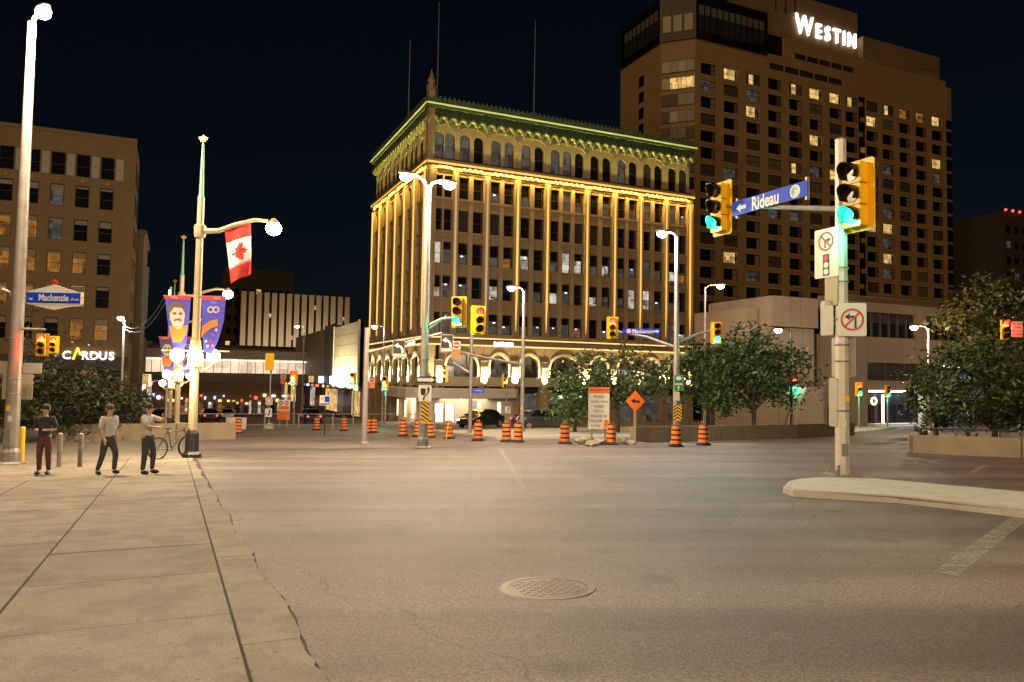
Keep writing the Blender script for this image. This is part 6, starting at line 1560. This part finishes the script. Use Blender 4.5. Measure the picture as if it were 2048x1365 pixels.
# ------------------------------------------------------------------ bicycle
bk = base_at(345, 918); t = thing("bicycle", "parked bicycle seen nearly end on beside the banner post", "bicycle", bk, D2R(62))
for x in (-.52, .52):
    w_ = MB().ring((0, 0), .34, .30, -.018, .018, 28).build("wheel", M_RUBBER, t, loc=(x, 0, .34))
    MB().ring((0, 0), .30, .285, -.01, .01, 28).build("rim", M_GALV, w_)
    sp = MB()
    for q_ in range(12): a = math.pi*q_/12*2; sp.poly(bar2(0, 0, .29*math.cos(a), .29*math.sin(a), .006), -.003, .003)
    sp.build("spokes", M_GALV, w_)
fm2 = MB()
for a, b in (((-.52, 0, .34), (-.18, 0, .86)), ((-.52, 0, .34), (-.05, 0, .30)), ((-.05, 0, .30), (-.20, 0, .90)), ((-.05, 0, .30), (.36, 0, .82)), ((-.18, 0, .82), (.36, 0, .84)), ((.36, 0, .95), (.52, 0, .34))): fm2.tube([a, b], .018, 6)
fm2.build("frame", mat("bike_frame", (.12, .12, .13), .35, .5), t)
MB().ell((-.21, 0, .93), .13, .07, .035, 10, 6).build("saddle", M_RUBBER, t); MB().tube([(.36, 0, .93), (.35, 0, 1.04)], .016, 6).build("stem", M_GALV, t)
MB().tube([(.28, -.29, 1.06), (.38, -.2, 1.05), (.38, .2, 1.05), (.28, .29, 1.06)], .014, 6).build("handlebar", M_GALV, t)
MB().ring((-.05, .30), .09, .07, .03, .04, 16).build("chainring", M_GALV, t)
# small bollards near the crowd
for i, (px, py) in enumerate(((118, 930), (160, 925))):
    p = rel(px, py, 19.5); o = thing("bollard", ["grey steel bollard just right of the dark shirted person", "grey steel bollard between the dark and white shirted people"][i], "bollard", p, 0, "steel bollards")
    MB().tube([(0, 0, 0), (0, 0, .85)], .06, 10).build("post", M_GALV, o); MB().ell((0, 0, .85), .06, .06, .04, 10, 6).build("cap", M_GALV, o)

# ------------------------------------------------------------------ cars
def make_car(label, base, rz, paint, lights=True):
    t = thing("parked_car", label, "car", base, rz, "cars")
    # stations along x: (x, half width low, z low, half width belt, z belt, half width roof, z roof)
    S_ = [(-2.2, .70, .42, .74, .78, .60, .80), (-2.05, .80, .30, .83, .88, .66, .92), (-1.35, .86, .22, .87, .94, .60, 1.30), (-.7, .87, .20, .88, .95, .60, 1.44), (.2, .87, .20, .88, .95, .60, 1.45), (.75, .87, .20, .88, .95, .62, 1.22), (1.15, .87, .20, .87, .92, .72, .96), (1.8, .84, .24, .84, .80, .70, .84), (2.15, .76, .32, .76, .68, .60, .70), (2.25, .66, .42, .66, .60, .5, .61)]
    b = MB(); rows_ = []
    for x, w0, z0, w1, z1, w2, z2 in S_:
        rows_.append([b._v(p) for p in ((x, -w0, z0), (x, -w1-.01, (z0+z1)/2), (x, -w1, z1), (x, -w2, z2), (x, w2, z2), (x, w1, z1), (x, w1+.01, (z0+z1)/2), (x, w0, z0))])
    for i in range(len(rows_)-1):
        for q in range(8): b.bm.faces.new([rows_[i][q], rows_[i][(q+1) % 8], rows_[i+1][(q+1) % 8], rows_[i+1][q]])
    b.bm.faces.new(rows_[0]); b.bm.faces.new(rows_[-1][::-1])
    b.build("body", paint, t, smooth=True)
    def quad(nm, pts, m, off=.006):
        bb = MB(); vs_ = [bb._v(p) for p in pts]; bb.bm.faces.new(vs_); o = bb.build(nm, m, t); md = o.modifiers.new("thick", 'SOLIDIFY'); md.thickness = .012; md.offset = 0; return o
    for s in (-1, 1):
        quad("side_window", [(-1.25, s*.865, .98), (-.05, s*.885, .99), (-.05, s*.625, 1.40), (-.75, s*.625, 1.39)], M_GLASS); quad("side_window", [(.02, s*.885, .99), (1.0, s*.86, .97), (.65, s*.66, 1.22), (.2, s*.625, 1.40), (.02, s*.625, 1.40)], M_GLASS)
    quad("windscreen", [(1.12, -.70, .99), (1.12, .70, .99), (.27, .56, 1.45), (.27, -.56, 1.45)], M_GLASS); quad("rear_window", [(-2.0, -.62, .96), (-2.0, .62, .96), (-1.32, .56, 1.33), (-1.32, -.56, 1.33)], M_GLASS)
    for x in (-1.35, 1.4):
        for s in (-1, 1):
            w_ = MB().ring((0, 0), .31, .2, -.1, .1, 20).build("wheel", M_RUBBER, t, loc=(x, s*.80, .31)); MB().ring((0, 0), .2, .03, -.09, .09, 14).build("rim", M_GALV, w_)
    for s in (-1, 1):
        MB().ell((2.17, s*.56, .63), .07, .16, .07, 10, 6).build("headlight", emit("headlamp", (1, .95, .85), 25) if lights else M_GLASS2, t)
        MB().ell((-2.16, s*.60, .76), .06, .15, .07, 10, 6).build("tail_light", emit("tail_lamp", (1, .02, .01), 9), t)
        MB().obox((.85, s*.95, 1.0), .12, .16, .1).build("mirror", paint, t)
    return t
make_car("dark car with a glowing headlamp in front of the lit entrance", rel(962, 850, 60), D2R(235), mat("paint_black", (.02, .02, .022), .25, .3, coat=.6))
make_car("dark car parked under the arches right of the canopy", rel(1085, 855, 55), D2R(18), mat("paint_grey", (.07, .07, .075), .25, .4, coat=.6), False)
make_car("silver car far down the side street below the bridge", rel(455, 830, 100), D2R(110), mat("paint_silver", (.4, .4, .4), .3, .6, coat=.5), False)
make_car("dark car at the kerb by the store panels", rel(620, 850, 75), D2R(115), mat("paint_blue", (.03, .04, .08), .25, .3, coat=.6), False)
make_car("dark car with glowing tail lamps stopped below the portrait banners", rel(318, 840, 66), D2R(114), MATS["paint_grey"], False)
make_car("black car with glowing tail lamps in the middle of the side street", rel(420, 835, 82), D2R(114), MATS["paint_black"], False)
